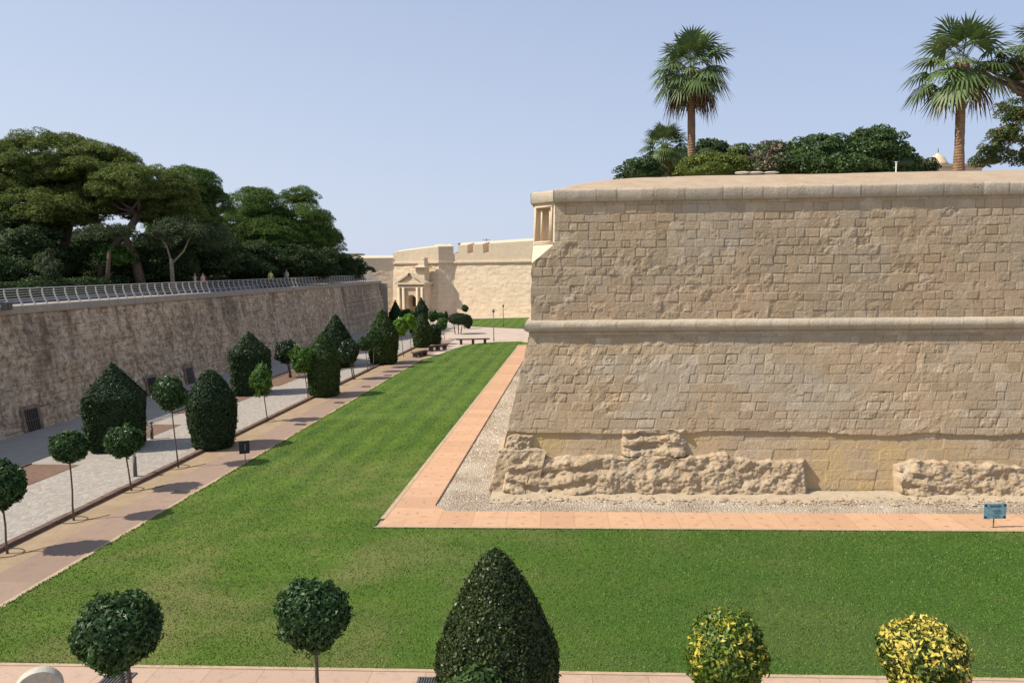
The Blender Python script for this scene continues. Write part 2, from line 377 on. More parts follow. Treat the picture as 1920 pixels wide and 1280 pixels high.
ring = k.math('SINE', k.math('MULTIPLY', k.math('ADD', zz.outputs[2], k.math('MULTIPLY', k.noise(3, 3), .15)), 40))
k.color(k.mix(k.rng(k.noise(5, 5, .65, k.scale(k.co, (1, 1, .5))), .3, .7), (.17, .105, .062), (.32, .21, .13))); k.bump(ring, .5, .03); M['palm_bark'] = k.m

# ------------------------------------------------------------ foliage builders
def leaves(P, N, L, Wd, rng, jit=.6, droop=0, kind='quad'):
    """leaf-sized quads at P facing roughly N"""
    n = len(P); N = N + rng.normal(0, jit, (n, 3)); N /= np.linalg.norm(N, axis=1)[:, None]+1e-9
    T = rng.normal(0, 1, (n, 3)); T[:, 2] -= droop; T -= N*np.sum(T*N, 1)[:, None]; T /= np.linalg.norm(T, axis=1)[:, None]+1e-9
    B = np.cross(N, T)
    l = (L*rng.uniform(.65, 1.25, n))[:, None]; w = (Wd*rng.uniform(.7, 1.2, n))[:, None]
    c = N*(l*.12)
    v = np.stack([P-T*l*.5, P+B*w*.5+c-T*l*.05, P+T*l*.5, P-B*w*.5+c-T*l*.05], 1)
    f = np.arange(4*n).reshape(n, 4); r = np.repeat(rng.random(n), 4)
    return v.reshape(-1, 3), f, r
def join(parts):
    V, F, Rr = [], [], []; b = 0
    for v, f, r in parts: V.append(v); F.append(f+b); Rr.append(r); b += len(v)
    return np.concatenate(V), np.concatenate(F), np.concatenate(Rr)
def sphere_dirs(n, rng):
    d = rng.normal(0, 1, (n, 3)); return d/np.linalg.norm(d, axis=1)[:, None]
def crown_round(rx, ry, rz, n, L, Wd, seed, rough=.12, core=True, freq=2.2):
    """irregular ball of leaves"""
    rng = np.random.default_rng(seed); d = sphere_dirs(n, rng)
    rad = 1 + rough*fbm(d[:, 0]*freq+seed, d[:, 1]*freq, d[:, 2]*freq, 3, seed) * 1.6
    dep = 1 - np.abs(rng.normal(0, .10, n)); s = np.array([rx, ry, rz])
    P = d*(rad*dep)[:, None]*s
    out = [leaves(P, d/s*min(rx, rz), L, Wd, rng, .7, .3)]
    k = n//30; P2 = d[:k]*(rad[:k]*1.06)[:, None]*s; out.append(leaves(P2, d[:k], L*1.1, Wd, rng, 1.0, 0))   # stray shoots
    if core: out.append(core_shell(lambda q: (1+rough*1.6*fbm(q[:, 0]*freq+seed, q[:, 1]*freq, q[:, 2]*freq, 3, seed))*.84, s))
    return join(out)
def core_shell(radf, s):
    nu, nvv = 24, 14
    th = np.linspace(0, 2*np.pi, nu); ph = np.linspace(.02, np.pi-.02, nvv); TH, PH = np.meshgrid(th, ph)
    q = np.stack([np.cos(TH)*np.sin(PH), np.sin(TH)*np.sin(PH), np.cos(PH)], -1).reshape(-1, 3)
    P = q*radf(q)[:, None]*s
    return P, gridfaces(nvv, nu), np.full(len(P), .1)
def crown_profile(prof, Hh, n, L, Wd, seed, rough=.03, sq=0.0, stray=.02):
    """clipped tree: radius prof(h in 0..1), optionally squarish in plan"""
    rng = np.random.default_rng(seed)
    hh = np.linspace(0, 1, 200); rr = prof(hh); cdf = np.cumsum(rr+.03); cdf /= cdf[-1]
    h = np.interp(rng.random(n), cdf, hh); a = rng.random(n)*2*np.pi
    def plan(a): return 1/((np.abs(np.cos(a))**(2+sq*4)+np.abs(np.sin(a))**(2+sq*4))**(1/(2+sq*4)))
    def rad(h, a): return prof(h)*plan(a)*(1+rough*2*fbm(np.cos(a)*3, np.sin(a)*3, h*6, 3, seed))
    r = rad(h, a) - np.abs(rng.normal(0, .045, n))*1.0
    e = .02; dr = (prof(np.clip(h+e, 0, 1))-prof(np.clip(h-e, 0, 1)))/(2*e*Hh)
    N = np.stack([np.cos(a), np.sin(a), -dr], 1); N /= np.linalg.norm(N, axis=1)[:, None]
    P = np.stack([np.cos(a)*r, np.sin(a)*r, h*Hh], 1)
    out = [leaves(P, N, L, Wd, rng, .55, 0)]
    k = max(4, int(n*stray)); out.append(leaves(P[:k]+N[:k]*L*.6, N[:k], L*1.2, Wd, rng, 1.2, 0))
    nu, nvv = 36, 30; TH, HH = np.meshgrid(np.linspace(0, 2*np.pi, nu), np.linspace(0, 1, nvv))
    th, hf = TH.ravel(), HH.ravel(); rc = np.maximum(rad(hf, th)-max(.16, L*1.1), .01); cv = np.stack([np.cos(th)*rc, np.sin(th)*rc, hf*(Hh-.1)+.02], 1)
    out.append((cv, gridfaces(nvv, nu), np.full(len(cv), .1)))
    return join(out)
def bullet(shoulder, base=.88, pw=.9):
    """house-like clipped outline: sides to the shoulder then cone"""
    def f(h):
        h = np.asarray(h, float)
        side = base+(1-base)*np.sin(np.clip(h/shoulder, 0, 1)*np.pi/2)
        top = np.clip((1-h)/(1-shoulder), 0, 1)**pw
        lo = sst(-.02, .03, h)*.2+.8
        return np.where(h < shoulder, side*lo, top*1.0)
    return f

TRUNKS = {}
def lolly(name, base, top_z, w, h, mat, seed, label, cat, group, n=2600, L=.10, Wd=.05, lean=(0, 0), stems=1, r=.03, rough=.12, zsq=1):
    """small clipped tree: base on ground, crown centre height top_z"""
    root = empty(name, base); tag(root, label, cat, group)
    rng = random.Random(seed)
    for k in range(stems):
        m = MB(); o = (k-(stems-1)/2)*.10
        pts = [(o*1.2 + lean[0]*q + rng.uniform(-.015, .015), lean[1]*q + rng.uniform(-.015, .015), (top_z)*q) for q in (-.01, .2, .4, .6, .8, 1)]
        m.tube(pts, [r*1.35, r*1.1, r, r*.95, r*.9, r*.7], 7); m.build('trunk', M['thin_bark'], root, True)
    m = MB()
    for k in range(7):
        a = rng.uniform(0, 6.28); z0_ = top_z-h*.5*rng.uniform(.55, 1.0); e_ = (lean[0]+math.cos(a)*w*.38, math.sin(a)*w*.38, top_z-h*rng.uniform(-.1, .3)); q0 = (lean[0]*z0_/top_z, lean[1]*z0_/top_z, z0_)
        m.tube([q0, tuple((q0[i]+e_[i])/2+(.03 if i == 2 else 0) for i in range(3)), e_], [r*.5, r*.35, r*.15], 5)
    m.build('branches', M['thin_bark'], root, True)
    v, f, rr = crown_round(w/2, w/2*.97, h/2, n, L, Wd, seed, rough)
    v = v + np.array([lean[0], lean[1], top_z])
    mk('crown', v, f, M[mat], root, attrs={'rnd': rr})
    return root
def clipped(name, base, w, h, shoulder, mat, seed, label, group, n=9000, L=.08, Wd=.05, sq=.0, pw=.9, basew=.88, cat='topiary tree', rot=0, gap=.05, stray=.02, rough=.03):
    root = empty(name, base, rot); tag(root, label, cat, group)
    pr = bullet(shoulder, basew, pw)
    v, f, rr = crown_profile(lambda q: pr(q)*w/2, h-gap, n, L, Wd, seed, rough, sq, stray)
    v = v+np.array([0, 0, gap]); mk('crown', v, f, M[mat], root, attrs={'rnd': rr})
    MB().tube([(0, 0, -.02), (0, 0, h*.5)], [.1, .06], 7).build('trunk', M['thin_bark'], root)
    return root

def blob_tree(name, base, blobs, mat, seed, label, group, trunk=(), cat='tree', clump=1.3, nper=260, L=.30, Wd=.06, flat=.8, bark='bark', twigs=True, dens=1.0, up=.7, core=.52, lower=-.6):
    """big tree: branches plus many flattened leaf clumps laid over ellipsoids.
    blobs: (centre world, rx, ry, rz); trunk: list of (points, radii)"""
    rng = np.random.default_rng(seed); base = Vector(base)
    root = empty(name, base); tag(root, label, cat, group)
    bo = np.array(base); parts = []; cents = []
    for (c, rx, ry, rz) in blobs:
        c = np.array(c)-bo; k = max(4, int(dens*(rx*ry+rx*rz+ry*rz)*4.2/(clump*clump*1.6)))
        d = sphere_dirs(k*3, rng); d = d[d[:, 2] > lower][:k]
        P = c + d*np.array([rx, ry, rz])*rng.uniform(.78, 1.0, len(d))[:, None]
        cents.append(P)
        for p in P:
            cr = clump*rng.uniform(.6, 1.25); n = int(nper*(cr/clump)**2)
            q = sphere_dirs(n, rng); q[:, 2] = np.abs(q[:, 2])*1.0 - .18
            rad = rng.uniform(.55, 1.0, n)**.5 * (1+.25*fbm(q[:, 0]*3+p[0], q[:, 1]*3+p[1], q[:, 2]*3, 2, seed))
            pp = p + q*rad[:, None]*np.array([cr, cr, cr*flat])
            nn = q.copy(); nn[:, 2] += up
            parts.append(leaves(pp, nn, L, Wd, rng, .8))
        if core:
            parts.append((lambda s_: (s_[0]+c, s_[1], s_[2]))(core_shell(lambda q: core*(1+.25*fbm(q[:, 0]*2, q[:, 1]*2, q[:, 2]*2, 3, seed)), np.array([rx, ry, rz]))))
    v, f, r = join(parts); mk('crown', v, f, M[mat], root, attrs={'rnd': r})
    if trunk:
        m = MB()
        for pts, rad in trunk: m.tube([Vector(p)-base for p in pts], rad, 8)
        top = Vector(trunk[0][0][-1])-base; allc = np.concatenate(cents)
        for j in range(0, len(allc) if twigs else 0, max(1, len(allc)//22)):
            e = Vector(allc[j]); st = Vector(trunk[j % len(trunk)][0][-1])-base
            mid = (st+e)/2 + Vector(rng.normal(0, .3, 3)); mid.z -= .3
            m.tube([st, mid, e], [.16, .10, .03], 5, False)
        m.build('trunk', M[bark], root, True)
    return root

def fan_palm(name, base, top, tr, cr, seed, label, nleaf=34, ndead=16, skirt=.9, lean=(0, 0), tuft=False, lop=0):
    root = empty(name, base); tag(root, label, 'palm tree', 'fan palms on the bastion'); H_ = top
    rng = np.random.default_rng(seed)
    n = 26; hs = np.linspace(0, H_, n); m = MB()
    pts = [(lean[0]*(h/H_)**1.5, lean[1]*(h/H_)**1.5, h) for h in hs]
    rad = [tr*(1.18-.42*min(1, i/(n*.35)))*(1+.04*math.sin(i*2.7)) if i < n-6 else tr*(1.05 if tuft else .85)*(1+.1*math.sin(i*3)) for i in range(n)]
    m.tube(pts, rad, 14); m.build('trunk', M['palm_bark'], root, True)
    tip = np.array([lean[0], lean[1], H_])
    if tuft:   # boots of cut leaf stalks under the crown
        b = MB()
        for k in range(70):
            a = rng.random()*6.28; h = H_-rng.uniform(.1, 1.5); r0 = tr*.8
            p = Vector((lean[0]*(h/H_)**1.5+math.cos(a)*r0, math.sin(a)*r0, h)); q = p+Vector((math.cos(a)*.16, math.sin(a)*.16, .28))
            b.tube([p, q], [.06, .03], 4)
        b.build('leaf_base', M['palm_bark'], root)
    def fan(az, el, plen, fr, sag, nseg=24):
        """petiole then a folded fan of narrow segments"""
        d = np.array([math.cos(az)*math.cos(el), math.sin(az)*math.cos(el), math.sin(el)])
        side = np.array([-math.sin(az), math.cos(az), 0]); upv = np.cross(d, side)*-1
        upv = np.cross(side, d); p0 = tip+np.array([0, 0, -.1]); p1 = p0+d*plen + np.array([0, 0, -sag*plen*.35])
        V, F = [], []
        w = .025; V += [p0-side*w, p0+side*w, p1+side*w*.6, p1-side*w*.6]; F.append((0, 1, 2, 3))
        d2 = d + np.array([0, 0, -sag*.8]); d2 /= np.linalg.norm(d2); up2 = np.cross(side, d2)
        for k in range(nseg):
            t = (k/(nseg-1)-.5)*2; ang = t*2.0
            dd = d2*math.cos(ang)+side*math.sin(ang); dd = dd + up2*(.22*abs(t)) ; dd /= np.linalg.norm(dd)
            nn = np.cross(dd, up2); nn /= np.linalg.norm(nn)+1e-9
            L_ = fr*(1-.25*abs(t)**2)*rng.uniform(.88, 1.08)
            wm = fr*.046; pm = p1+dd*L_*.55 + np.array([0, 0, -.04*L_]); pe = p1+dd*L_*1.0+np.array([0, 0, -(.12+sag*.35)*L_*rng.uniform(.7, 1.4)])
            fold = up2*wm*.35*(1 if k % 2 else -1)
            b0 = len(V); V += [p1, pm+nn*wm+fold, pe, pm-nn*wm+fold]; F.append((b0, b0+1, b0+2, b0+3))
        V = np.array(V); F = np.array(F); r = np.full(len(V), rng.random()*.8)+rng.uniform(0, .2, len(V))
        return V, F, r
    G_ = []
    for k in range(nleaf):
        q = (k+.5)/nleaf; el = math.radians(84-112*q**.95); az = k*2.39996+rng.normal(0, .2)
        G_.append(fan(az, el, cr*rng.uniform(.42, .66), cr*rng.uniform(.42, .54), .15+.6*q))
    v, f, r = join(G_); mk('crown', v, f, M['palm_leaf'], root, attrs={'rnd': r})
    G_ = []
    for k in range(ndead):
        az = k*2.39996*1.3+rng.normal(0, .3); el = math.radians(rng.uniform(-62, -18))
        G_.append(fan(az, el, cr*rng.uniform(.25, .45), cr*rng.uniform(.35, .55), 1.2*skirt, 14))
    if G_:
        v, f, r = join(G_); mk('dead_fronds', v, f, M['palm_dead'], root, attrs={'rnd': r})
    return root

# ------------------------------------------------------------ masonry relief
class Masonry:
    def __init__(s, Wd, Ht, course, block, seed, z0=0, rough=.02, smoothp=.45, joint=.03, jdepth=.03, off=.012, big=.02):
        s.rng = np.random.default_rng(seed); s.z0 = z0; e = [z0-.2]
        while e[-1] < z0+Ht+.5: e.append(e[-1]+s.rng.uniform(*course))
        s.ce = np.array(e); s.be = []; s.pr = []
        for _ in e:
            b = [-2-s.rng.random()]
            while b[-1] < Wd+2: b.append(b[-1]+s.rng.uniform(*block))
            n = len(b)+1; s.be.append(np.array(b))
            rgh = np.where(s.rng.random(n) < smoothp, s.rng.uniform(.1, .4, n), s.rng.uniform(.6, 1.4, n))
            s.pr.append((s.rng.normal(0, off, n), rgh*rough, s.rng.random(n), s.rng.choice([.35, .6, .9, 1.4], n)*s.rng.uniform(.7, 1.3, n)))
        s.j, s.jd, s.seed, s.big = joint, jdepth, seed, big
    def ev(s, u, z):
        zz = z+.03*vn(u*.45, z*.4, 3, s.seed); uu = u+.02*vn(u*1.5, z*2.5, 9, s.seed)
        ci = np.clip(np.searchsorted(s.ce, zz)-1, 0, len(s.ce)-2)
        dz = np.minimum(zz-s.ce[ci], s.ce[ci+1]-zz); d = np.zeros_like(u); tone = np.zeros_like(u); jn = np.zeros_like(u); amp = np.zeros_like(u)
        for c in np.unique(ci):
            m = ci == c; be = s.be[c]; bi = np.clip(np.searchsorted(be, uu[m])-1, 0, len(be)-2)
            du = np.minimum(uu[m]-be[bi], be[bi+1]-uu[m]); dd = np.minimum(du, dz[m])
            o, rg, tn, jw = [q[bi] for q in s.pr[c]]
            g = sst(0, s.j*jw, dd); d[m] = o-(1-g)*s.jd*jw; tone[m] = tn; jn[m] = (1-g); amp[m] = rg
        er = fbm(u*4.5, z*4.5, 0, 4, s.seed+5, .6)
        region = sst(-.25, .35, fbm(u*.35, z*.5, 0, 3, s.seed+11))      # weathered patches
        d = d + amp*(.5+1.1*region)*er*2 + s.big*fbm(u*.6, z*.6, 0, 3, s.seed+2)
        pit = sst(.35, .6, fbm(u*7, z*9, 0, 3, s.seed+8)); d = d - pit*amp*1.3
        return d, np.clip(tone*.8+.2*(er*.5+.5), 0, 1), jn*.55*(1-.5*region)
    
# ============================================================ THE SETTING
def sheet(name, pts, z, mat, sub=0):
    m = MB(); m.add([(p[0], p[1], z) for p in pts], [tuple(range(len(pts)))]); o = m.build(name, M[mat]); tag(o, kind='structure'); return o
def strip(name, t0, t1, s0, s1, z, mat, kindof='structure', th=None):
    return sheet(name, [K(t0, s0), K(t1, s0), K(t1, s1), K(t0, s1)], z, mat)
sheet('ground', [(-700, -60), (700, -60), (700, 1400), (-700, 1400)], -.03, 'ground_dust')
# counterscarp terrace on the left: ground up there
sheet('wood_ground', [K(-47, 5), K(-47, 900), K(-1200, 900), K(-1200, 5)], 6.40, 'forest_floor')
m = MB(); m.prism([K(-30.2, 5), K(-30.2, 108.7), K(-43.5, 131), K(-150, 131), K(-150, 5)], -.02, 6.42); tag(m.build('terrace_ground', M['terrace_paving']), kind='structure')
S_END = 77.5
strip('pavement', -28.9, -21.35, 8, 112, 0, 'pavement')
sheet('wood_floor', [K(-34, 5), K(-34, 112), K(-44, 128), K(-150, 128), K(-150, 5)], 6.45, 'forest_floor')
strip('road', -21.35, -17.36, 5, 108, .008, 'cobbles')
strip('earth_strip', -17.3, -15.95, 5, 86, -.004, 'earth')
strip('path', -15.95, -14.42, 5, 84, .006, 'brown_slab')
strip('path_edge', -14.42, -14.22, 5, 80, .012, 'edge_band')
for k_, (s0, s1) in enumerate([(24.5, 29.3), (31.8, 37.5), (40.5, 48.5), (50.5, 58), (61, 70), (73, 82)]):
    strip('soil_bed', -23.6, -21.42, s0, s1, .015, 'bed_soil')
# near path
N0 = Vector((-2.05, 14.5)); ND = Vector((math.cos(R(2.9)), -math.sin(R(2.9))))
NN = Vector((-ND.y, ND.x))
def NP(a, b): q = N0+ND*a+NN*b; return (q.x, q.y)
sheet('near_path', [NP(-30, -6), NP(30, -6), NP(30, -.1), NP(-30, -.1)], .012, 'pink_slab_near')
m = MB(); m.prism([NP(-30, -.1), NP(30, -.1), NP(30, 0), NP(-30, 0)], -.02, .03); tag(m.build('near_path_edge', M['edge_band']), kind='structure')
# bastion-side pink walk
PC = K(-6.55, 0)                                    # left line
F0 = Vector((-4.49, 22.91, 0)); B0 = Vector((-2.79, 24.51, 0))
def PF(a, b): return F0+EV*a-FN*b                   # along front line, b inwards
sheet('front_walk', [PF(.15, .12), PF(34, .12), PF(34, 1.62), PF(1.75, 1.62)], .035, 'pink_slab_front')
m = MB(); m.prism([PF(0, 0), PF(34, 0), PF(34, .12), PF(.12, .12)], -.02, .045); tag(m.build('front_walk_edge', M['edge_band']), kind='structure')
sheet('side_walk', [K(-6.42, 23.4), PF(.16, .12), PF(2.2, .12), PF(2.2, 1.5), K(-5.04, 24.7), K(-5.04, 78), K(-6.42, 78)], .030, 'pink_slab_side')
m = MB(); m.prism([K(-6.58, 23.2), K(-6.42, 23.25), K(-6.42, 78), K(-6.58, 78)], -.02, .04); tag(m.build('side_walk_edge', M['edge_band']), kind='structure')
m = MB(); m.prism([K(-5.04, 24.9), K(-5.0, 24.9), K(-5.0, 78), K(-5.04, 78)], -.02, .055); tag(m.build('side_walk_kerb', M['kerb_stone']), kind='structure')
# gravel bed
sheet('gravel_bed', [K(-5.0, 24.3), PF(1.6, 1.3), PF(34, 1.3), PF(34, 8), K(0, 30), K(0, 80), K(-5.0, 80)], .02, 'gravel')
# lawn soil: corridor + front stretch with a rounded far end
LZ = .010
lp = [K(-14.22, 5)]+[NP(-11.5, .02), NP(26, .02), PF(34, 0), PF(0, 0), K(-6.58, 76)]
end = [G(975, 640), G(930, 641), G(895, 644), G(870, 648), G(850, 654), G(825, 664)]
lawn_out = [Vector((*NP(-11.2, .02), 0)), Vector((*NP(32, .02), 0)), PF(34, -.02), PF(0, -.02), K(-6.6, 23.4), K(-6.6, 76), K(-5.3, 80)]+end+[K(-14.22, 66), K(-14.22, 15)]
sheet('lawn_soil', lawn_out, LZ, 'lawn_soil')
# far forecourt and far lawn
sheet('forecourt', [K(-17.3, 88), K(-14.3, 64), K(-2, 76), K(20, 76), K(20, 128), K(-40, 128), K(-21, 100)], -.012, 'forecourt')
far = [G(878, 598), G(868, 603), G(872, 609), G(885, 612), G(930, 614), G(1000, 617)]
far_l = far+[Vector((9, 100, 0)), Vector((14, 118, 0)), Vector((3, 121.5, 0))]
sheet('far_lawn', far_l, .03, 'lawn_soil')
# kerb
m = MB()
for i in range(82):
    a = 5+i*1.0; m.prism([K(-17.38, a), K(-17.14, a), K(-17.14, a+.985), K(-17.38, a+.985)], -.02, .12+random.Random(i).uniform(-.008, .008))
tag(m.build('kerb', M['kerb_stone'], bevel=.01), kind='structure')
m = MB()
for (s0, s1) in [(24.5, 29.3), (31.8, 37.5), (40.5, 48.5), (50.5, 58), (61, 70), (73, 82)]:
    m.prism([K(-23.68, s0), K(-23.6, s0), K(-23.6, s1), K(-23.68, s1)], -.02, .07)
tag(m.build('bed_kerb', M['kerb_stone']), kind='structure')

# grass blades (stuff)
def inpoly(x, y, poly):
    c = np.zeros(len(x), bool); n = len(poly)
    for i in range(n):
        x0, y0 = poly[i][0], poly[i][1]; x1, y1 = poly[i-1][0], poly[i-1][1]
        cond = ((y0 > y) != (y1 > y)) & (x < (x1-x0)*(y-y0)/((y1-y0) if y1 != y0 else 1e-9)+x0); c ^= cond
    return c
rng = np.random.default_rng(5)
X, Y, SZ = [], [], []
for (ya, yb, dens, sz) in [(13.5, 19, 620, 1.0), (19, 26, 330, 1.35), (26, 40, 120, 2.1), (40, 84, 26, 3.6), (98, 124, 14, 4.5)]:
    xa, xb = -.72*yb-1, min(.72*yb+1, 18 if yb < 27 else 3)
    if ya > 90: xa, xb = -9, 14
    n = int((xb-xa)*(yb-ya)*dens); x = rng.uniform(xa, xb, n); y = rng.uniform(ya, yb, n)
    ok = inpoly(x, y, lawn_out) if ya < 90 else inpoly(x, y, far_l)
    X.append(x[ok]); Y.append(y[ok]); SZ.append(np.full(ok.sum(), sz))
def fringe(a, b, nrm, reach, dens, sz, seed):
    a, b, nrm = Vector(a).to_2d(), Vector(b).to_2d(), Vector(nrm).to_2d(); L_ = (b-a).length; n = int(L_*dens); t = rng.random(n); u = t*L_
    o = rng.random(n)**1.5*reach*np.clip(.55+1.1*fbm(u*1.7, u*0, seed, 3, seed), 0, 1.6)
    X.append(a.x+(b.x-a.x)*t+nrm.x*o); Y.append(a.y+(b.y-a.y)*t+nrm.y*o); SZ.append(np.full(n, sz))
fringe((*NP(-11.2, .03),), (*NP(14, .03),), (NN.x*-1, NN.y*-1), .10, 260, 1.1, 1)
fringe(PF(0, -.02), PF(20, -.02), (-FN.x, -FN.y), .10, 200, 1.5, 2)
fringe(K(-6.6, 23.4), K(-6.6, 75), (RV.x, RV.y), .09, 110, 2.0, 3)
fringe(K(-14.22, 15), K(-14.22, 66), (-RV.x, -RV.y), .13, 130, 1.9, 4)
X, Y, SZ = map(np.concatenate, (X, Y, SZ)); n = len(X)
a = rng.random(n)*np.pi; hgt = rng.uniform(.018, .045, n)*SZ**.4; w = rng.uniform(.007, .013, n)*SZ**.75
lx, ly = rng.normal(0, .022, n)*SZ**.5, rng.normal(0, .022, n)*SZ**.5
z0 = np.full(n, LZ)
v = np.stack([np.stack([X-np.cos(a)*w, Y-np.sin(a)*w, z0], 1), np.stack([X+np.cos(a)*w, Y+np.sin(a)*w, z0], 1), np.stack([X+lx, Y+ly, z0+hgt], 1)], 1).reshape(-1, 3)
tag(mk('grass', v, np.arange(3*n).reshape(n, 3), M['lawn_blade'], attrs={'rnd': np.repeat(rng.random(n), 3)}), 'short mown green grass over the whole lawn', 'grass', kind='stuff')

# pebbles (stuff)
n = 46000; X = rng.uniform(-6, 20, n); Y = rng.uniform(23, 50, n)
gp = [K(-4.95, 24.9), PF(34, 1.68), PF(34, 4.2), K(-3.2, 26.9), K(-3.3, 50), K(-4.95, 50)]
ok = inpoly(X, Y, gp); X, Y = X[ok], Y[ok]; n = len(X)
s = rng.uniform(.016, .036, n)*(1+.4*(Y > 30)); th = rng.random(n)*6.28
oct_ = np.array([(1, 0, 0), (0, 1, 0), (-1, 0, 0), (0, -1, 0), (0, 0, 1)], float)
pv = np.repeat(oct_[None], n, 0)*s[:, None, None]*np.array([1.3, .9, .75])*(1+rng.normal(0, .2, (n, 5, 1)))
cx, sx_ = np.cos(th)[:, None], np.sin(th)[:, None]
pv = np.stack([pv[..., 0]*cx-pv[..., 1]*sx_, pv[..., 0]*sx_+pv[..., 1]*cx, pv[..., 2]], -1)+np.stack([X, Y, np.full(n, .02)], 1)[:, None]
pf = (np.array([(0, 1, 4), (1, 2, 4), (2, 3, 4), (3, 0, 4)])[None]+(np.arange(n)*5)[:, None, None]).reshape(-1, 3)
tag(mk('gravel', pv.reshape(-1, 3), pf, M['pebble'], attrs={'rnd': np.repeat(rng.random(n), 5)}), 'loose pale gravel spread at the foot of the bastion', 'gravel', kind='stuff')

# ============================================================ THE BASTION
bast = empty('bastion', (-.75, 26.5, 0)); bloc = Vector(bast.location)
tag(bast, 'tall sandstone bastion with rounded cordon and corner niche, on the right', 'bastion')
BASE = Vector((-.78, 26.45, 0)); ZC = 5.95; ZT = 10.58
def corner(z):
    """plan position of the sharp corner at height z (both faces battered)"""
    z = np.asarray(z, float); k1 = np.clip(z/ZC, 0, 1); k2 = np.clip((z-ZC)/(ZT-ZC), 0, 1)
    inn = 1.12*k1+.10*k2; rgt = 1.42*k1+.12*k2
    rgt = rgt - .18*np.clip(1-z/2.0, 0, 1)*0
    x = BASE.x+EV.x*rgt-FN.x*inn; y = BASE.y+EV.y*rgt-FN.y*inn
    return x, y
def cut(z): return .82*sst(8.3, 9.05, z)*0+.82*np.clip((np.asarray(z, float)-8.35)/.7, 0, 1)
ms = Masonry(26, 12, (.28, .37), (.28, .66), 3, rough=.0105, jdepth=.014, joint=.024, off=.0045, big=.006)
ms2 = Masonry(26, 4, (.30, .38), (.5, 1.0), 8, rough=.006, jdepth=.008, joint=.026, off=.006, big=.008)
KN = -RV                                             # flank normal
def edgef(z): return .03*fbm(z*3, z*0, 0, 3, 77)+.015*np.sign(np.sin(z*9))*0
def wall_front(name, z0, z1, du=.026, dv=.026, W_=22.5):
    nu = int(W_/du); nv_ = int((z1-z0)/dv); U, Z = np.meshgrid(np.linspace(0, W_, nu), np.linspace(z0, z1, nv_))
    U = np.maximum(U, cut(Z)); d, tone, jn = ms.ev(U, Z)
    och = np.zeros_like(U)
    if z0 < 1:
        d2, t2, j2 = ms2.ev(U, Z); edge = 2.12+.10*np.round(vn(U*.8, 0*U, 0, 4)*3)/3
        wz = sst(edge+.03, edge-.03, Z); d = d*(1-wz)+(d2-.09)*wz; tone = tone*(1-wz)+t2*wz; jn = jn*(1-wz)+j2*wz*.5
        och = wz*(.25+.75*sst(-.3, .15, fbm(U*.33+2, Z*.6, 0, 3, 21)))*sst(20, 16, U)
    # rebuilt smooth pale patches
    w = np.exp(-(U-cut(Z))/.09); w = np.where(U <= cut(Z)+1e-6, 1, w)
    e = edgef(Z)*(Z < 8.3)
    x, y = corner(Z); f = d*(1-w)+e*w
    Xp = x+EV.x*U+FN.x*f+KN.x*e*w; Yp = y+EV.y*U+FN.y*f+KN.y*e*w
    P = np.stack([Xp-bloc.x, Yp-bloc.y, Z], -1).reshape(-1, 3)
    return mk(name, P, gridfaces(nv_, nu), M['bastion_stone'], bast, attrs={'tone': tone, 'joint': jn, 'ochre': och})
wall_front('lower_wall', -.05, ZC-.02)
wall_front('upper_wall', ZC+.0, ZT+.02)
def wall_flank(name, z0, z1, L_=60):
    s_ = np.concatenate([np.linspace(0, 3, 60), np.linspace(3.2, L_, 230)]); nv_ = int((z1-z0)/.06)
    U, Z = np.meshgrid(s_, np.linspace(z0, z1, nv_)); U = np.maximum(U, cut(Z))
    d, tone, jn = ms.ev(U+40*0+5, Z); w = np.where(U <= cut(Z)+1e-6, 1, np.exp(-(U-cut(Z))/.09)); e = edgef(Z)*(Z < 8.3)
    x, y = corner(Z); f = d*(1-w)+e*w
    P = np.stack([x+CV.x*U+KN.x*f+FN.x*e*w-bloc.x, y+CV.y*U+KN.y*f+FN.y*e*w-bloc.y, Z], -1).reshape(-1, 3)
    return mk(name, P, gridfaces(nv_, len(s_))[:, ::-1], M['bastion_stone'], bast, attrs={'tone': tone, 'joint': jn, 'ochre': jn*0})
wall_flank('lower_flank', -.05, ZC-.02); wall_flank('upper_flank', ZC, ZT+.02)

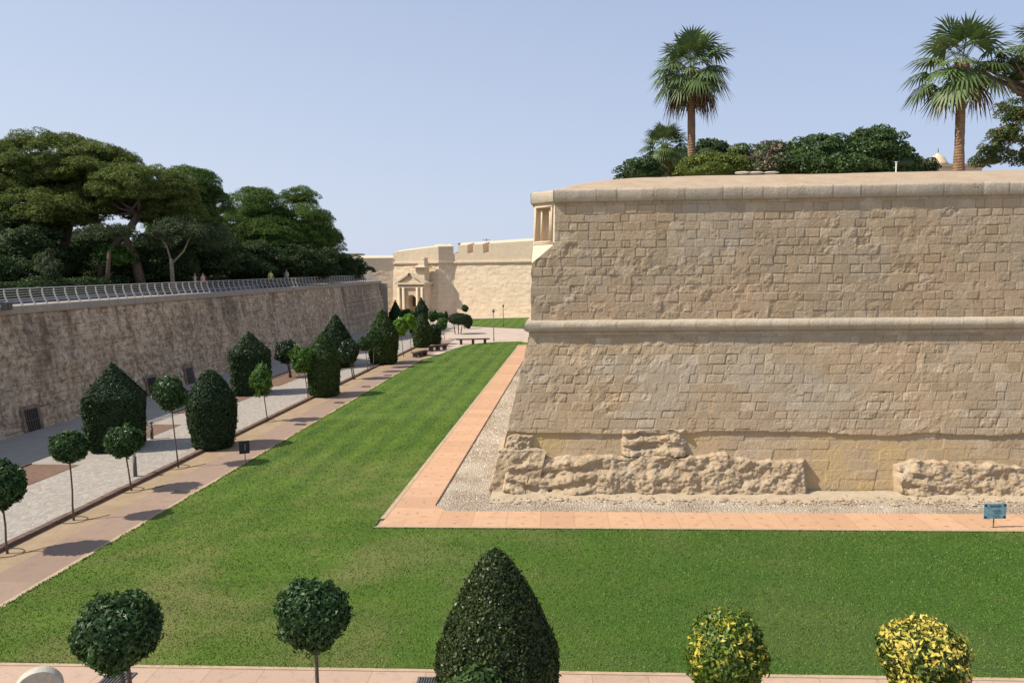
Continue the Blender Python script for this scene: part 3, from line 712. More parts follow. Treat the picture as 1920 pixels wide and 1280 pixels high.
def plan_path(z, off, far_s=60, wid=22.5):
    """polyline flank end -> corner (chamfered if cut) -> front end, offset outwards"""
    x, y = corner(z); C = Vector((float(x), float(y), 0)); c = float(cut(z))
    fl = C+KN*off; fr = C+FN*off
    # intersection of offset lines
    def isect(p, d, q, e):
        den = d.x*e.y-d.y*e.x; t = ((q.x-p.x)*e.y-(q.y-p.y)*e.x)/den; return p+d*t
    if c < .01: mid = [isect(fl, CV, fr, EV)]
    else:
        Ap, Bp = C+EV*c, C+CV*c; cd = (Ap-Bp).normalized(); cn = Vector((cd.y, -cd.x, 0)); cn = cn if cn.dot(FN+KN) > 0 else -cn
        q = Bp+cn*off; mid = [isect(fl, CV, q, cd), isect(fr, EV, q, cd)]
    return [C+CV*far_s+KN*off]+mid+[C+EV*wid+FN*off]
def cordon():
    prof = []
    for i in range(19):
        a = -math.pi/2+math.pi*i/18; prof.append((.23*math.cos(a)+.03, 6.02+.215*math.sin(a)))
    prof = [(-.1, 5.66), (.05, 5.68), (.07, 5.78)]+prof+[(-.1, 6.26)]
    # stations: many along the path, profile offset by mitred paths
    paths = [plan_path(5.96, o) for o, z in prof]
    st = [(0, t) for t in np.linspace(0, 1, 60)]+[(1, t) for t in np.linspace(0, 1, 560)]
    V, T, J = [], [], []
    rg = np.random.default_rng(12); jp = np.cumsum(rg.uniform(.5, .95, 80)); jo = rg.normal(0, .004, 90); jt = rg.random(90)
    for (sg, t) in st:
        dist = (t*22.5 if sg else 100+t*60); bi = np.searchsorted(jp, dist) if sg else 0; jo[bi] *= 1.0
        dj = np.min(np.abs(jp-dist)) if sg else 1
        for i, (o, z) in enumerate(prof):
            pth = paths[i]; p = pth[sg].lerp(pth[sg+1], t); nrm = FN if sg else KN
            if sg == 0: p = pth[0].lerp(pth[1], t)
            dd = 0 if t in (0, 1) else .012*float(vn(dist*2.2, z*5, 0, 3))+jo[bi]*min(1, dist/.5)-(.006 if dj < .02 else 0)-.05*max(0, float(vn(dist*.9, z*3, 4, 8))-.55)
            p = p+nrm*dd; V.append((p.x-bloc.x, p.y-bloc.y, z+dd*.3)); T.append(jt[bi]*.35+.5); J.append(.25 if dj < .02 else 0)
    mk('cordon', V, gridfaces(len(st), len(prof)), M['coping_stone'], bast, True, {'tone': T, 'joint': J, 'ochre': [0]*len(V)})
cordon()
def coping():
    prof = [(-.06, 10.55), (.10, 10.56), (.125, 10.6), (.13, 10.92), (.11, 10.99), (.05, 11.02), (-.6, 11.04)]
    paths = [plan_path(10.58, o) for o, z in prof]; nseg = len(paths[0])-1
    st = [(0, t) for t in np.linspace(0, 1, 80)]+[(1, t) for t in np.linspace(0, 1, 24)]+[(2, t) for t in np.linspace(0, 1, 600)]
    rg = np.random.default_rng(31); jp = np.cumsum(rg.uniform(.7, 1.7, 80)); jo = rg.normal(0, .005, 90); jt = rg.random(90)
    V, T, J = [], [], []
    for (sg, t) in st:
        dist = {0: 60+t, 1: 50+t, 2: t*22.5}[sg]; bi = np.searchsorted(jp, dist); dj = np.min(np.abs(jp-dist)) if sg == 2 else 1
        nrm = {0: KN, 1: (KN+FN).normalized(), 2: FN}[sg]
        for i, (o, z) in enumerate(prof):
            p = paths[i][sg].lerp(paths[i][sg+1], t)
            ed = 0 if t in (0, 1) else 1
            dd = ed*(.014*float(fbm(dist*3, z*6, 0, 3, 3))-.06*max(0, float(vn(dist*1.6, z*4, 4, 8))-.5)*(i in (1, 2, 3, 4, 5)))+(jo[bi]*min(1, dist) if sg == 2 else 0)*ed-(.012 if dj < .02 else 0)
            zz = z + (ed*.018*float(vn(dist*1.3, 7, 0, 5)) if i > 3 else 0)
            p = p+nrm*dd; V.append((p.x-bloc.x, p.y-bloc.y, zz)); T.append(jt[bi]*.8+.05); J.append(.5 if dj < .02 else 0)
    mk('coping', V, gridfaces(len(st), len(prof)), M['coping_stone'], bast, False, {'tone': T, 'joint': J, 'ochre': [0]*len(V)})
coping()
def top_slope():
    x, y = corner(10.58); C = Vector((float(x), float(y), 0))
    us = np.concatenate([np.linspace(0, 6, 40), np.linspace(6.3, 40, 60)]); wsx = np.concatenate([np.linspace(0, 6, 40), np.linspace(6.5, 70, 40)])
    U, Wg = np.meshgrid(us, wsx)
    k = .9; dm = -np.log(np.exp(-U/k)+np.exp(-Wg/k))*k; dm = np.clip(dm, 0, None)
    Z = 11.0+.98*(1-np.exp(-(dm/2.1)**1.1))+.03*fbm(U*.7, Wg*.7, 0, 3, 6)
    s_ = U+Wg; push = np.clip(.75-s_, 0, None)/2; U2, W2 = U+push, Wg+push
    P = np.stack([C.x+EV.x*U2+CV.x*W2-bloc.x, C.y+EV.y*U2+CV.y*W2-bloc.y, Z], -1).reshape(-1, 3)
    mk('parapet_slope', P, gridfaces(len(wsx), len(us)), M['slope_plaster'], bast, True)
top_slope()
def chamfer():
    """canted corner with a niche, and the broach stop below it"""
    def pt(a, z, dep):      # a 0..1 from front side (A) to flank side (B)
        x, y = corner(z); C = Vector((float(x), float(y), 0)); c = float(cut(z)); Ap, Bp = C+EV*c, C+CV*c
        cd = Vector((1, 0, 0)) if c < .01 else (Bp-Ap).normalized()
        nin = Vector((EV+CV)).normalized(); p = Ap.lerp(Bp, a)+nin*dep; return (p.x-bloc.x, p.y-bloc.y, z)
    m = MB(); zs = np.linspace(8.36, 9.06, 8)
    for i in range(7): m.add([pt(0, zs[i], 0), pt(1, zs[i], 0), pt(1, zs[i+1], 0), pt(0, zs[i+1], 0)], [(0, 1, 2, 3)])
    # frame face with hole a .13-.87, z 9.16-10.42
    a0, a1, z0, z1, zb, zt = .14, .86, 9.16, 10.40, 9.06, 10.60
    for q in ([(0, zb), (1, zb), (1, z0), (0, z0)], [(0, z1), (1, z1), (1, zt), (0, zt)], [(0, z0), (a0, z0), (a0, z1), (0, z1)], [(a1, z0), (1, z0), (1, z1), (a1, z1)]):
        m.add([pt(a, z, 0) for a, z in q], [(0, 1, 2, 3)])
    n = 14; rows = []
    for i in range(n+1):
        t = math.pi*i/n; a = (a0+a1)/2-(a1-a0)/2*math.cos(t); rows.append((a, .05+.42*math.sin(t)))
    rows = [(a0, 0)]+rows+[(a1, 0)]
    for i in range(len(rows)-1):
        (p, dp), (q, dq) = rows[i], rows[i+1]; m.add([pt(p, z0, dp), pt(q, z0, dq), pt(q, z1, dq), pt(p, z1, dp)], [(0, 1, 2, 3)])
    for z in (z0, z1): m.add([pt(a, z, d) for a, d in rows], [tuple(range(len(rows)))])
    ch = m.build('corner_niche', M['gate_stone'], bast)
    fr = MB()
    for a in (a0-.02, a1+.02): fr.tube([Vector(pt(a, z0-.02, -.03)), Vector(pt(a, z1+.02, -.03))], .035, 8)
    for a in (a0+.16, a1-.16): fr.tube([Vector(pt(a, z0, .1)), Vector(pt(a, z1-.02, .1))], .045, 8)
    for z in (z0-.03, z1+.03): fr.tube([Vector(pt(a0-.05, z, -.03)), Vector(pt(a1+.05, z, -.03))], .04, 8)
    fr.tube([Vector(pt(.02, 9.07, -.02)), Vector(pt(.98, 9.07, -.02))], .035, 8)
    fr.build('niche_frame', M['gate_stone'], ch, True)
chamfer()
def ledge(name, u0, u1, ztop, out0, seed, z0=0.0, parent=None):
    """outcrop of eroded bedrock along the foot; ztop(u) height profile"""
    nu = int((u1-u0)/.03); U = np.linspace(u0, u1, nu); nb = 62; k = np.linspace(0, 1, nb); UU, KK = np.meshgrid(U, k)
    zt = ztop(UU); endt = np.minimum(sst(0, .12, UU-u0), sst(0, .25, u1-UU))
    face = np.clip(KK/.72, 0, 1); back = np.clip((KK-.72)/.28, 0, 1)
    Z = z0+(zt-z0)*face + .06*back
    out = (out0*(1-.45*face))*(1-back)+(-.25)*back
    nz = fbm(UU*1.2, Z*1.6, 0, 5, seed, .6); rd = 1-np.abs(fbm(UU*1.1+Z*.7, Z*1.5-UU*.25, 3, 4, seed+3, .6))*2.4
    st = .09*np.tanh(2*np.sin(Z*15+4*vn(UU*.5, Z*.5, 0, seed)))*sst(-.3, .3, vn(UU*.4, 0*UU, 0, seed+9))
    amp = (1-back*.8)*endt
    out = out*endt-.1*(1-endt) + amp*(.20*nz+.10*rd-.06+.75*st+.05*fbm(UU*5, Z*8, 0, 4, seed+6, .65))
    out = np.maximum(out, -.25)
    Z = Z + amp*.16*nz*face + .05*vn(UU*5, KK*0, 0, seed)*face
    Z = np.where(KK < .02, z0-.05, Z)
    # wall plane at height Z
    zc = np.clip(Z, 0, ZC); inn = 1.12*zc/ZC; rgt = 1.42*np.clip(Z, 0, ZC)/ZC
    q = inn-out
    P = np.stack([BASE.x+EV.x*(UU+rgt*(UU < 1.2))-FN.x*q-bloc.x, BASE.y+EV.y*UU-FN.y*q-bloc.y, Z], -1).reshape(-1, 3)
    return mk(name, P, gridfaces(nb, nu), M['rock'], bast)
ledge('rock_ledge', .25, 11.35, lambda u: 1.33+.12*fbm(u*.7, u*0, 0, 4, 5)-.12*(u > 8.5), .34, 41)
ledge('rock_ledge', 14.35, 22.5, lambda u: 1.14+.2*fbm(u*.7, u*0, 0, 3, 15)-.02*(u-14), .34, 52)
ledge('rock_ledge', 4.7, 7.15, lambda u: 2.28+.06*fbm(u*1.5, u*0, 0, 3, 25), .07, 63, z0=1.4)
ledge('rock_ledge', .0, 1.15, lambda u: 2.05+.08*fbm(u*2, u*0, 0, 3, 35), .10, 74, z0=1.3)
# corner footing (squared, eroded)
def footing():
    nz_, nn_ = 60, 90; m = []
    zz_ = np.linspace(-.05, 1.55, nz_); a = np.linspace(0, 1, nn_)
    V = []
    for z in zz_:
        x, y = corner(z); C = Vector((float(x), float(y), 0))-Vector((0, 0, 0))
        path = [C+CV*2.5+KN*.14, C+KN*.14+FN*.16, C+EV*1.6+FN*.16]
        for t in a:
            p = path[0].lerp(path[1], t/.5) if t < .5 else path[1].lerp(path[2], (t-.5)/.5)
            n_ = KN if t < .45 else (FN if t > .55 else (KN+FN).normalized())
            d = .09*float(fbm(t*6, z*2.5, 0, 4, 88))+.03*float(vn(t*30, z*9, 0, 3)); p = p+n_*d; V.append((p.x-bloc.x, p.y-bloc.y, z))
    last = V[-nn_:]
    for (x_, y_, z_) in last:
        c = Vector((last[nn_//2][0], last[nn_//2][1]))+Vector(((EV+CV)[0], (EV+CV)[1]))*.6
        V.append((x_*.5+c.x*.5, y_*.5+c.y*.5, z_+.1))
    mk('corner_footing', V, gridfaces(nz_+1, nn_), M['rock'], bast)
footing()
_r = np.random.default_rng(19); V_, F_, b_ = [], [], 0
for _ in range(420):       # crumbled bits of rock lying along the foot
    u_ = _r.uniform(0, 22); o_ = _r.uniform(.35, 1.3); sz_ = _r.uniform(.02, .055)*(1+1.3*(_r.random() < .07))
    q_ = np.array([(1, 0, 0), (.3, .9, 0), (-.8, .6, 0), (-.9, -.5, 0), (.2, -1, 0), (.5, .2, .8), (-.4, .1, .9)])*sz_*(1+_r.normal(0, .2, (7, 1)))*np.array([1.3, 1, .8])
    V_.append(q_+np.array([BASE.x+EV.x*u_+FN.x*o_, BASE.y+EV.y*u_+FN.y*o_, .05])); F_ += [(b_+i, b_+j, b_+k_) for i, j, k_ in ((0, 1, 5), (1, 2, 6), (2, 3, 6), (3, 4, 6), (4, 0, 5), (1, 6, 5), (4, 5, 6))]; b_ += 7
tag(mk('rubble', np.concatenate(V_), F_, M['rock']), 'small crumbled stones lying at the foot of the rock ledges', 'rubble', kind='stuff')
# sandy fan between wall and gravel
nu, nb = 500, 8; U, Kk = np.meshgrid(np.linspace(0, 22.5, nu), np.linspace(0, 1, nb))
out = 1.0*Kk+.55*fbm(U*.5, U*0, 0, 3, 9)*Kk; hz = .13*(1-Kk)**1.4+.03*fbm(U*3, Kk*3, 0, 3, 4)*(1-Kk)+.012
P = np.stack([BASE.x+EV.x*U+FN.x*out, BASE.y+EV.y*U+FN.y*out, hz], -1).reshape(-1, 3)
tag(mk('sand_drift', P, gridfaces(nb, nu), M['sand'], smooth=True), kind='structure')
m = MB(); 
# ============================================================ COUNTERSCARP WALL (left)
cw = empty('counterscarp_wall', K(-28.6, 30)); cl = Vector(cw.location)
tag(cw, 'long brown stained rubble wall in shade, below the railing', 'wall')
TB, TT, ZW = -28.6, -29.7, 6.12
mw = Masonry(90, 7, (.20, .34), (.25, .8), 17, rough=.03, jdepth=.03, joint=.05, off=.02, big=.05)
def cwall():
    s_ = [24.0]
    while s_[-1] < 108.6: s_.append(s_[-1]+max(.045, .0016*s_[-1]))
    s_ = np.array(s_); zz_ = np.linspace(-.05, ZW, 110); U, Z = np.meshgrid(s_, zz_); d, tone, jn = mw.ev(U, Z)
    t = TB+(TT-TB)*Z/ZW+d
    P = np.stack([RV.x*t+CV.x*U-cl.x, RV.y*t+CV.y*U-cl.y, Z], -1).reshape(-1, 3)
    mk('wall_face', P, gridfaces(len(zz_), len(s_)), M['counterscarp_stone'], cw, attrs={'tone': tone, 'joint': jn*.6, 'ochre': jn*0})
    m = MB(); m.sweep(lambda s: [K(t, s, z)-cl for t, z in ((-29.9, 6.08), (-29.60, 6.08), (-29.58, 6.14), (-29.6, 6.48), (-29.66, 6.52), (-30.3, 6.52), (-30.3, 6.08))], list(np.linspace(24, 108.8, 60)))
    m.build('coping', M['coping_plaster'], cw)
    m = MB(); m.prism([Vector(K(TB-.02, 108.6))-cl, Vector(K(-30.25, 108.6))-cl, Vector(K(-30.25, 24))-cl, Vector(K(-30, 24))-cl, Vector(K(-29.95, 108.4))-cl], 0, 6.1)
    m.build('wall_core', M['coping_plaster'], cw)
cwall()
def wall_door(s, h, w, z0=0, barred=True):
    """bars over a dark plate painted as a shaded opening, in a splayed stone surround"""
    m = MB(); tf = TB+.10
    pr = lambda t, ss, z: K(t, ss, z)-cl
    for ss in (s-w/2-.09, s+w/2+.09):
        m.add([pr(tf, ss-.09, z0), pr(tf, ss+.09, z0), pr(tf-.18, ss+.09, z0+h), pr(tf-.18, ss-.09, z0+h), pr(tf-.5, ss-.09, z0), pr(tf-.5, ss+.09, z0), pr(tf-.6, ss+.09, z0+h), pr(tf-.6, ss-.09, z0+h)],
              [(0, 1, 2, 3), (0, 3, 7, 4), (1, 5, 6, 2)])
    m.add([pr(tf-.17, s-w/2-.2, z0+h), pr(tf-.17, s+w/2+.2, z0+h), pr(tf-.22, s+w/2+.2, z0+h+.2), pr(tf-.22, s-w/2-.2, z0+h+.2), pr(tf-.8, s-w/2-.2, z0+h), pr(tf-.8, s+w/2+.2, z0+h)], [(0, 1, 2, 3), (0, 4, 5, 1)])
    d = m.build('door_surround', M['rough_surround'], cw)
    MB().add([pr(tf-.03, s-w/2, z0), pr(tf-.03, s+w/2, z0), pr(tf-.20, s+w/2, z0+h), pr(tf-.20, s-w/2, z0+h)], [(0, 1, 2, 3)]).build('door_shade_plate', M['glass_and_shade_dark'], d)  # flat plate, no recess: the doorway's shade is put into its dark colour
    b = MB()
    for i in range(6):
        ss = s-w/2+w*(i+.5)/6; b.tube([pr(tf+.02, ss, z0+.02), pr(tf-.15, ss, z0+h-.02)], .018, 5)
    b.tube([pr(tf-.06, s-w/2, z0+h*.5), pr(tf-.06, s+w/2, z0+h*.5)], .02, 5)
    b.build('bars', M['lamp_metal'], d)
def s_of(px):       # distance along the wall of a point seen at px at its foot
    p = [K(TB, s) for s in np.linspace(25, 105, 800)]; 
    best = min(p, key=lambda q: abs(960+FPX*(q.x/q.y)/math.cos(0)*1.0/(1+.0)-px)); return best.dot(CV)
wall_door(s_of(47), 1.15, .95); wall_door(s_of(278), 1.15, 1.0); wall_door(s_of(350), 1.15, .95)

# railing
rail = empty('railing', K(-29.7, 33, 6.52)); tag(rail, 'pale metal railing with curved posts along the left wall top', 'railing'); rl = Vector(rail.location)
pc = [(.10, -.30), (.07, -.06), (.02, .16), (-.08, .36), (-.155, .55), (-.18, .72), (-.16, .88)]
first = None
s_ = 33.3; i = 0
while s_ < 108 and i < 98:
    if first is None:
        m = MB()
        for j in range(len(pc)-1):
            (a0, z0), (a1, z1) = pc[j], pc[j+1]; w0 = .105-.007*j; w1 = .105-.007*(j+1)
            v = [RV*(a-w)+CV*b+Vector((0, 0, z)) for (a, z, w) in ((a0, z0, 0), (a0, z0, w0), (a1, z1, w1), (a1, z1, 0)) for b in (-.025, .025)]
            m.add(v, [(0, 2, 4, 6), (1, 7, 5, 3), (0, 1, 3, 2), (2, 3, 5, 4), (4, 5, 7, 6), (6, 7, 1, 0)])
        first = m.build('post', M['rail_metal'], rail); o = first
    else:
        o = first.copy(); COL.objects.link(o); o.parent = rail
    o.location = K(-29.64, s_, 6.52)-rl; s_ += .92 if s_ < 70 else .96; i += 1
last_s = s_
for j, h in enumerate((.22, .35, .48, .61, .74, .88)):
    tt = np.interp(h, [q[1] for q in pc], [q[0] for q in pc])
    MB().tube([K(-29.66+tt-.02, 30, 6.52+h)-rl, K(-29.66+tt-.02, 108, 6.52+h)-rl], .018 if h < .8 else .03, 6).build('rail', M['rail_metal'], rail)
# low kerb wall behind the railing
hd = empty('hedge', K(-37, 40, 6.45)); tag(hd, 'long low dark hedge of undergrowth running behind the railing under the pines', 'hedge')
_r = np.random.default_rng(77); n = 26000; s_h = _r.uniform(34, 122, n); a_h = _r.uniform(0, np.pi, n)
hh_ = (1.35+.5*fbm(s_h*.35, s_h*0, 0, 3, 8)); rr_h = 1.2+.25*fbm(s_h*.8, a_h*2, 0, 3, 9)
Ph = np.stack([-37+rr_h*np.cos(a_h), s_h, hh_*np.sin(a_h)*_r.uniform(.85, 1.05, n)], 1); Nh = np.stack([np.cos(a_h), s_h*0, np.sin(a_h)], 1)
def ks(P): return np.stack([RV.x*P[:, 0]+CV.x*P[:, 1]-hd.location.x, RV.y*P[:, 0]+CV.y*P[:, 1]-hd.location.y, P[:, 2]], 1)
sv_, av_ = np.meshgrid(np.linspace(34, 122, 120), np.linspace(0, np.pi, 9)); cv_ = np.stack([-37+1.0*np.cos(av_), sv_, 1.05*np.sin(av_)], -1).reshape(-1, 3)
v, f, r = join([leaves(ks(Ph), Nh, .26, .13, _r, .7), (ks(cv_), gridfaces(9, 120), np.full(len(cv_), .1))])
mk('foliage', v, f, M['under_leaf'], hd, attrs={'rnd': r})
lw = MB(); lw.prism([K(-33.6, 28), K(-33.2, 28), K(-33.2, 74), K(-33.6, 74)], 6.4, 6.72)
tag(lw.build('low_kerb_wall', M['grey_blue']), 'low grey blue kerb wall behind the railing', 'low wall')
fl = empty('floodlight', K(-29.5, s_of(66)-1, 6.5), A); tag(fl, 'dark floodlight box hung on the wall top below the railing at far left', 'floodlight')
MB().box((.15, 0, .05), (.34, .5, .42)).build('lamp_housing', M['lamp_metal'], fl, bevel=.03)
MB().box((.335, 0, .05), (.02, .40, .3)).build('lamp_glass', M['glass_and_shade_dark'], fl)
MB().tube([(0, 0, -.1), (-.1, 0, .3), (-.3, 0, .35)], .03, 6).build('bracket', M['lamp_metal'], fl)

# ============================================================ FAR CURTAIN WALL WITH GATE
cu = empty('curtain_wall', (-10.5, 122, 0)); cul = Vector(cu.location)
tag(cu, 'sunlit pale curtain wall with gun embrasures at the end of the ditch', 'fortress wall')
mf = Masonry(60, 14, (.35, .45), (.6, 1.3), 27, rough=.02, jdepth=.03, joint=.08, off=.015, big=.05)
PRF = lambda z: 1.5*min(z, 9.2)/9.2
def mitre(pts, sb):
    """offset a plan polyline inwards (to its left-hand back side) by sb"""
    out = []
    for i, p in enumerate(pts):
        ds = []
        if i > 0: ds.append((pts[i]-pts[i-1]).normalized())
        if i < len(pts)-1: ds.append((pts[i+1]-pts[i]).normalized())
        ns = [Vector((-d.y, d.x, 0)) for d in ds]
        if len(ds) == 1: out.append(p+ns[0]*sb)
        else:
            q1, q2, d1, d2 = p+ns[0]*sb, p+ns[1]*sb, ds[0], ds[1]; den = d1.x*d2.y-d1.y*d2.x
            out.append(q1+d1*(((q2.x-q1.x)*d2.y-(q2.y-q1.y)*d2.x)/den))
    return out
def at_px(px, Y): p = D(px, 590, Y); return Vector((p.x, Y, 0))
gl, gr = at_px(736, 131.5), at_px(822, 128.0); br = at_px(851, 128.7); rr_ = Vector((13, 121.0, 0)); fl_ = Vector((-31, 129.8, 0))
PLAN = [fl_, gl, gr, br, rr_]; ZF = 9.35
def face(name, i, z0, z1, nh, ns, mat='curtain_stone', parent=None, org=None, out=0.0, top=None):
    U, Z = np.meshgrid(np.linspace(0, 1, ns), np.linspace(0, 1, nh)); V = []
    lev = [mitre(PLAN, PRF(z)-out) for z in np.linspace(z0, z1, nh)]; L_ = (PLAN[i+1]-PLAN[i]).length
    dd, tone, jn = mf.ev(U*L_, z0+Z*(z1-z0)); e = np.minimum(sst(0, .3, U*L_), sst(0, .3, L_-U*L_)); nr = (PLAN[i+1]-PLAN[i]).normalized(); nr = Vector((nr.y, -nr.x, 0)); org = org or cul
    for a in range(nh):
        for b in range(ns):
            p = lev[a][i].lerp(lev[a][i+1], b/(ns-1))+nr*float(dd[a, b]*e[a, b]); z = z0+(z1-z0)*a/(nh-1)
            if top and a == nh-1: z = top[0]+(top[1]-top[0])*b/(ns-1)
            V.append((p.x-org.x, p.y-org.y, z))
    return mk(name, V, gridfaces(nh, ns), M[mat], parent or cu, attrs={'tone': tone, 'joint': jn*.5, 'ochre': jn*0})
face('gate_wall_face', 1, 0, ZF, 60, 90); face('return_face', 2, 0, ZF, 60, 26); face('curtain_face', 3, 0, ZF, 60, 170)
TOPL = mitre(PLAN, PRF(9.2)-.05)
def parapet(name, a, b, z0, z1a, z1b, th=3.5, parent=None, org=None):
    a, b = Vector(a), Vector(b); d = (b-a).normalized(); n_ = Vector((-d.y, d.x, 0)); m = MB(); org = org or cul
    v = [a, b, b+n_*th, a+n_*th]; v = [Vector((p.x, p.y, z0))-org for p in v]+[Vector((p.x, p.y, z))-org for p, z in zip(v, (z1a, z1b, z1b+.5, z1a+.5))]
    m.add(v, [(3, 2, 1, 0), (4, 5, 6, 7), (0, 1, 5, 4), (1, 2, 6, 5), (2, 3, 7, 6), (3, 0, 4, 7)]); return m.build(name, M['gate_stone'], parent or cu)
def top_z(px, py, p): return D(px, py, p.y).z
zTL, zTR = top_z(718, 473, TOPL[1]), top_z(838, 462, TOPL[2])
parapet('parapet', TOPL[1], TOPL[2], ZF-.02, zTL, zTR); parapet('parapet', TOPL[2], TOPL[3], ZF-.02, zTR, zTR+.05, th=3.4)
zr = top_z(850, 461, TOPL[3]); zr2 = top_z(1000, 450, TOPL[4])
p0, p1 = TOPL[3], TOPL[4]; Lp = (p1-p0).length; dr_ = (p1-p0).normalized(); pz_ = p0+dr_*Lp*.62
def upx(px):
    return float(min(np.linspace(0, Lp, 900), key=lambda u: abs(960+FPX*((p0+dr_*u).x/(p0+dr_*u).y)-px)))
em = [(upx(e-5), upx(e+5.5)) for e in (856, 884, 913)]
u1000 = upx(1000); cuts = [0]+[q for e in em for q in e]+[Lp]
zrf = lambda u: zr+(zr2-zr)*u/u1000
for i in range(0, len(cuts), 2):
    if cuts[i+1]-cuts[i] > .1: parapet('merlon', p0+dr_*cuts[i], p0+dr_*cuts[i+1], ZF-.02, zrf(cuts[i]), zrf(cuts[i+1]))
parapet('rear_wall', p0+Vector((-dr_.y, dr_.x, 0))*2.7, p1+Vector((-dr_.y, dr_.x, 0))*2.7, ZF-.02, zr+.1, zrf(Lp)+.1, th=1)
zs_ = top_z(885, 475, p0+dr_*em[1][0])
for (a, b) in em: parapet('embrasure_sill', p0+dr_*a, p0+dr_*b, ZF-.02, zs_, zs_, th=2.6)
m = MB()
for i in (1, 2, 3):
    rows = []
    for k_ in (i, i+1):
        st_ = []
        for o, z in ((-.3, 9.02), (.28, 9.1), (.28, 9.38), (-.3, 9.48)):
            q = mitre(PLAN, PRF(9.2)-.05-o)[k_]; st_.append(Vector((q.x, q.y, z))-cul)
        rows.append(st_)
    v = rows[0]+rows[1]; m.add(v, [(0, 4, 5, 1), (1, 5, 6, 2), (2, 6, 7, 3), (0, 1, 2, 3), (7, 6, 5, 4)])
m.build('string_course', M['gate_stone'], cu)
# end wall closing the ditch beyond the railing (in shade) with a dark plate painted as a small shaded arch
ew = empty('end_wall', (-24, 130, 0)); el_ = Vector(ew.location); tag(ew, 'plain shaded wall with a small arched opening, beyond the end of the railing', 'wall')
face('wall_face', 0, 0, 8.0, 40, 60, 'curtain_stone', ew, el_)
zE = top_z(700, 483.5, TOPL[0]); t0, t1 = mitre(PLAN, PRF(8.0))[:2]
parapet('wall_top', t0, t1+(t1-t0).normalized()*.0, 7.98, zE, zE, th=3, parent=ew, org=el_)
pa = t0+(t1-t0)*((at_px(693, 130.8).x-t0.x)/(t1.x-t0.x)); dd_ = (t1-t0).normalized(); nr_ = Vector((dd_.y, -dd_.x, 0)); c0 = pa+nr_*.03-el_; c0.z = D(693, 510, 131).z
v = [c0+dd_*(1.1*math.cos(a))+Vector((0, 0, 1.0*math.sin(a))) for a in np.linspace(0, math.pi, 13)]+[c0-dd_*1.1-Vector((0, 0, 1.4)), c0+dd_*1.1-Vector((0, 0, 1.4))]
n_ = len(v); v2 = v+[p-nr_*.5 for p in v]
MB().add(v2, [tuple(range(n_))[::-1]]+[(i, (i+1) % n_, n_+(i+1) % n_, n_+i) for i in range(n_)]).build('arch_shade_plate', M['glass_and_shade_dark'], ew)  # dark slab on the wall face; its colour paints the arch's shade
# gate
gt = empty('gateway', at_px(780, 129.3)); gt.location += Vector((-.3, -.9, 0))
gt.rotation_euler[2] = math.atan2(gr.y-gl.y, gr.x-gl.x)
tag(gt, 'baroque stone gateway with arch, columns and pediment in the far wall', 'gate')
zo = D(778, 532, 128.5).z          # entablature height
m = MB(); zA = D(778, 533, 128.5).z; zP = D(768, 516, 128.5).z
m.box((-1.65, .6, zA/2), (1.5, 2.4, zA)); m.box((1.65, .6, zA/2), (1.5, 2.4, zA)); m.box((0, .6, zA*.86), (1.8, 2.4, zA*.28))
# arch soffit ring
for i in range(10):
    a0, a1 = math.pi*i/10, math.pi*(i+1)/10; r0 = .9; zc_ = zA*.52
    m.add([(r0*math.cos(a0), -.6, zc_+r0*math.sin(a0)), (r0*math.cos(a1), -.6, zc_+r0*math.sin(a1)), (r0*math.cos(a1), -.6, zA*.73), (r0*math.cos(a0), -.6, zA*.73),
           (r0*math.cos(a0), 1.8, zc_+r0*math.sin(a0)), (r0*math.cos(a1), 1.8, zc_+r0*math.sin(a1))], [(0, 1, 2, 3), (0, 4, 5, 1)])
m.build('gate_body', M['gate_stone'], gt)
gt.scale = (1.08, 1.08, 1.0)
m = MB(); m.box((0, .45, zA+.18), (5.4, 3.0, .36)); m.box((0, .5, zA-.5), (5.0, 2.8, .14)); m.build('entablature', M['gate_stone'], gt)
m = MB(); hp = zP-zA-.36
for sx in (-1, 1):
    m.add([(sx*2.7, -1.05, zA+.36), (sx*2.2, -1.05, zA+.36), (sx*.35, -1.05, zA+.36+hp), (sx*.15, -1.05, zA+.3+hp+.45), (sx*2.7, .8, zA+.36), (sx*2.2, .8, zA+.36), (sx*.35, .8, zA+.36+hp), (sx*.15, .8, zA+.75+hp)],
          [(0, 1, 2, 3), (0, 3, 7, 4), (1, 5, 6, 2), (4, 7, 6, 5)])
m.add([(-2.2, -.7, zA+.36), (2.2, -.7, zA+.36), (0, -.7, zA+.36+hp*1.15)], [(0, 1, 2)]); m.build('pediment', M['gate_stone'], gt)
for sx in (-2.1, -1.25, 1.25, 2.1):
    MB().tube([(sx, -.85, 0), (sx, -.85, .5), (sx, -.85, .55), (sx, -.85, zA-.5)], [.34, .34, .24, .21], 12).build('column', M['gate_stone'], gt, True)
MB().box((0, 1.5, zA*.4), (1.9, .1, zA*.8)).build('gate_door', M['bark'], gt)
zc1 = D(790, 502, 128.5).z; zc2 = D(790, 487, 128.5).z
m = MB(); m.box((1.3, .9, (zA+zc1)/2+.3), (1.7, 1.6, zc1-zA+.2)); m.box((1.3, .7, zc1+.1), (2.6, 2.4, .25)); m.box((1.5, .9, zc1+.6), (1.2, 1.4, .9)); m.box((1.7, .9, zc1+1.3), (.7, 1.2, .9))
m.build('coat_of_arms_panel', M['gate_stone'], gt, bevel=.1)

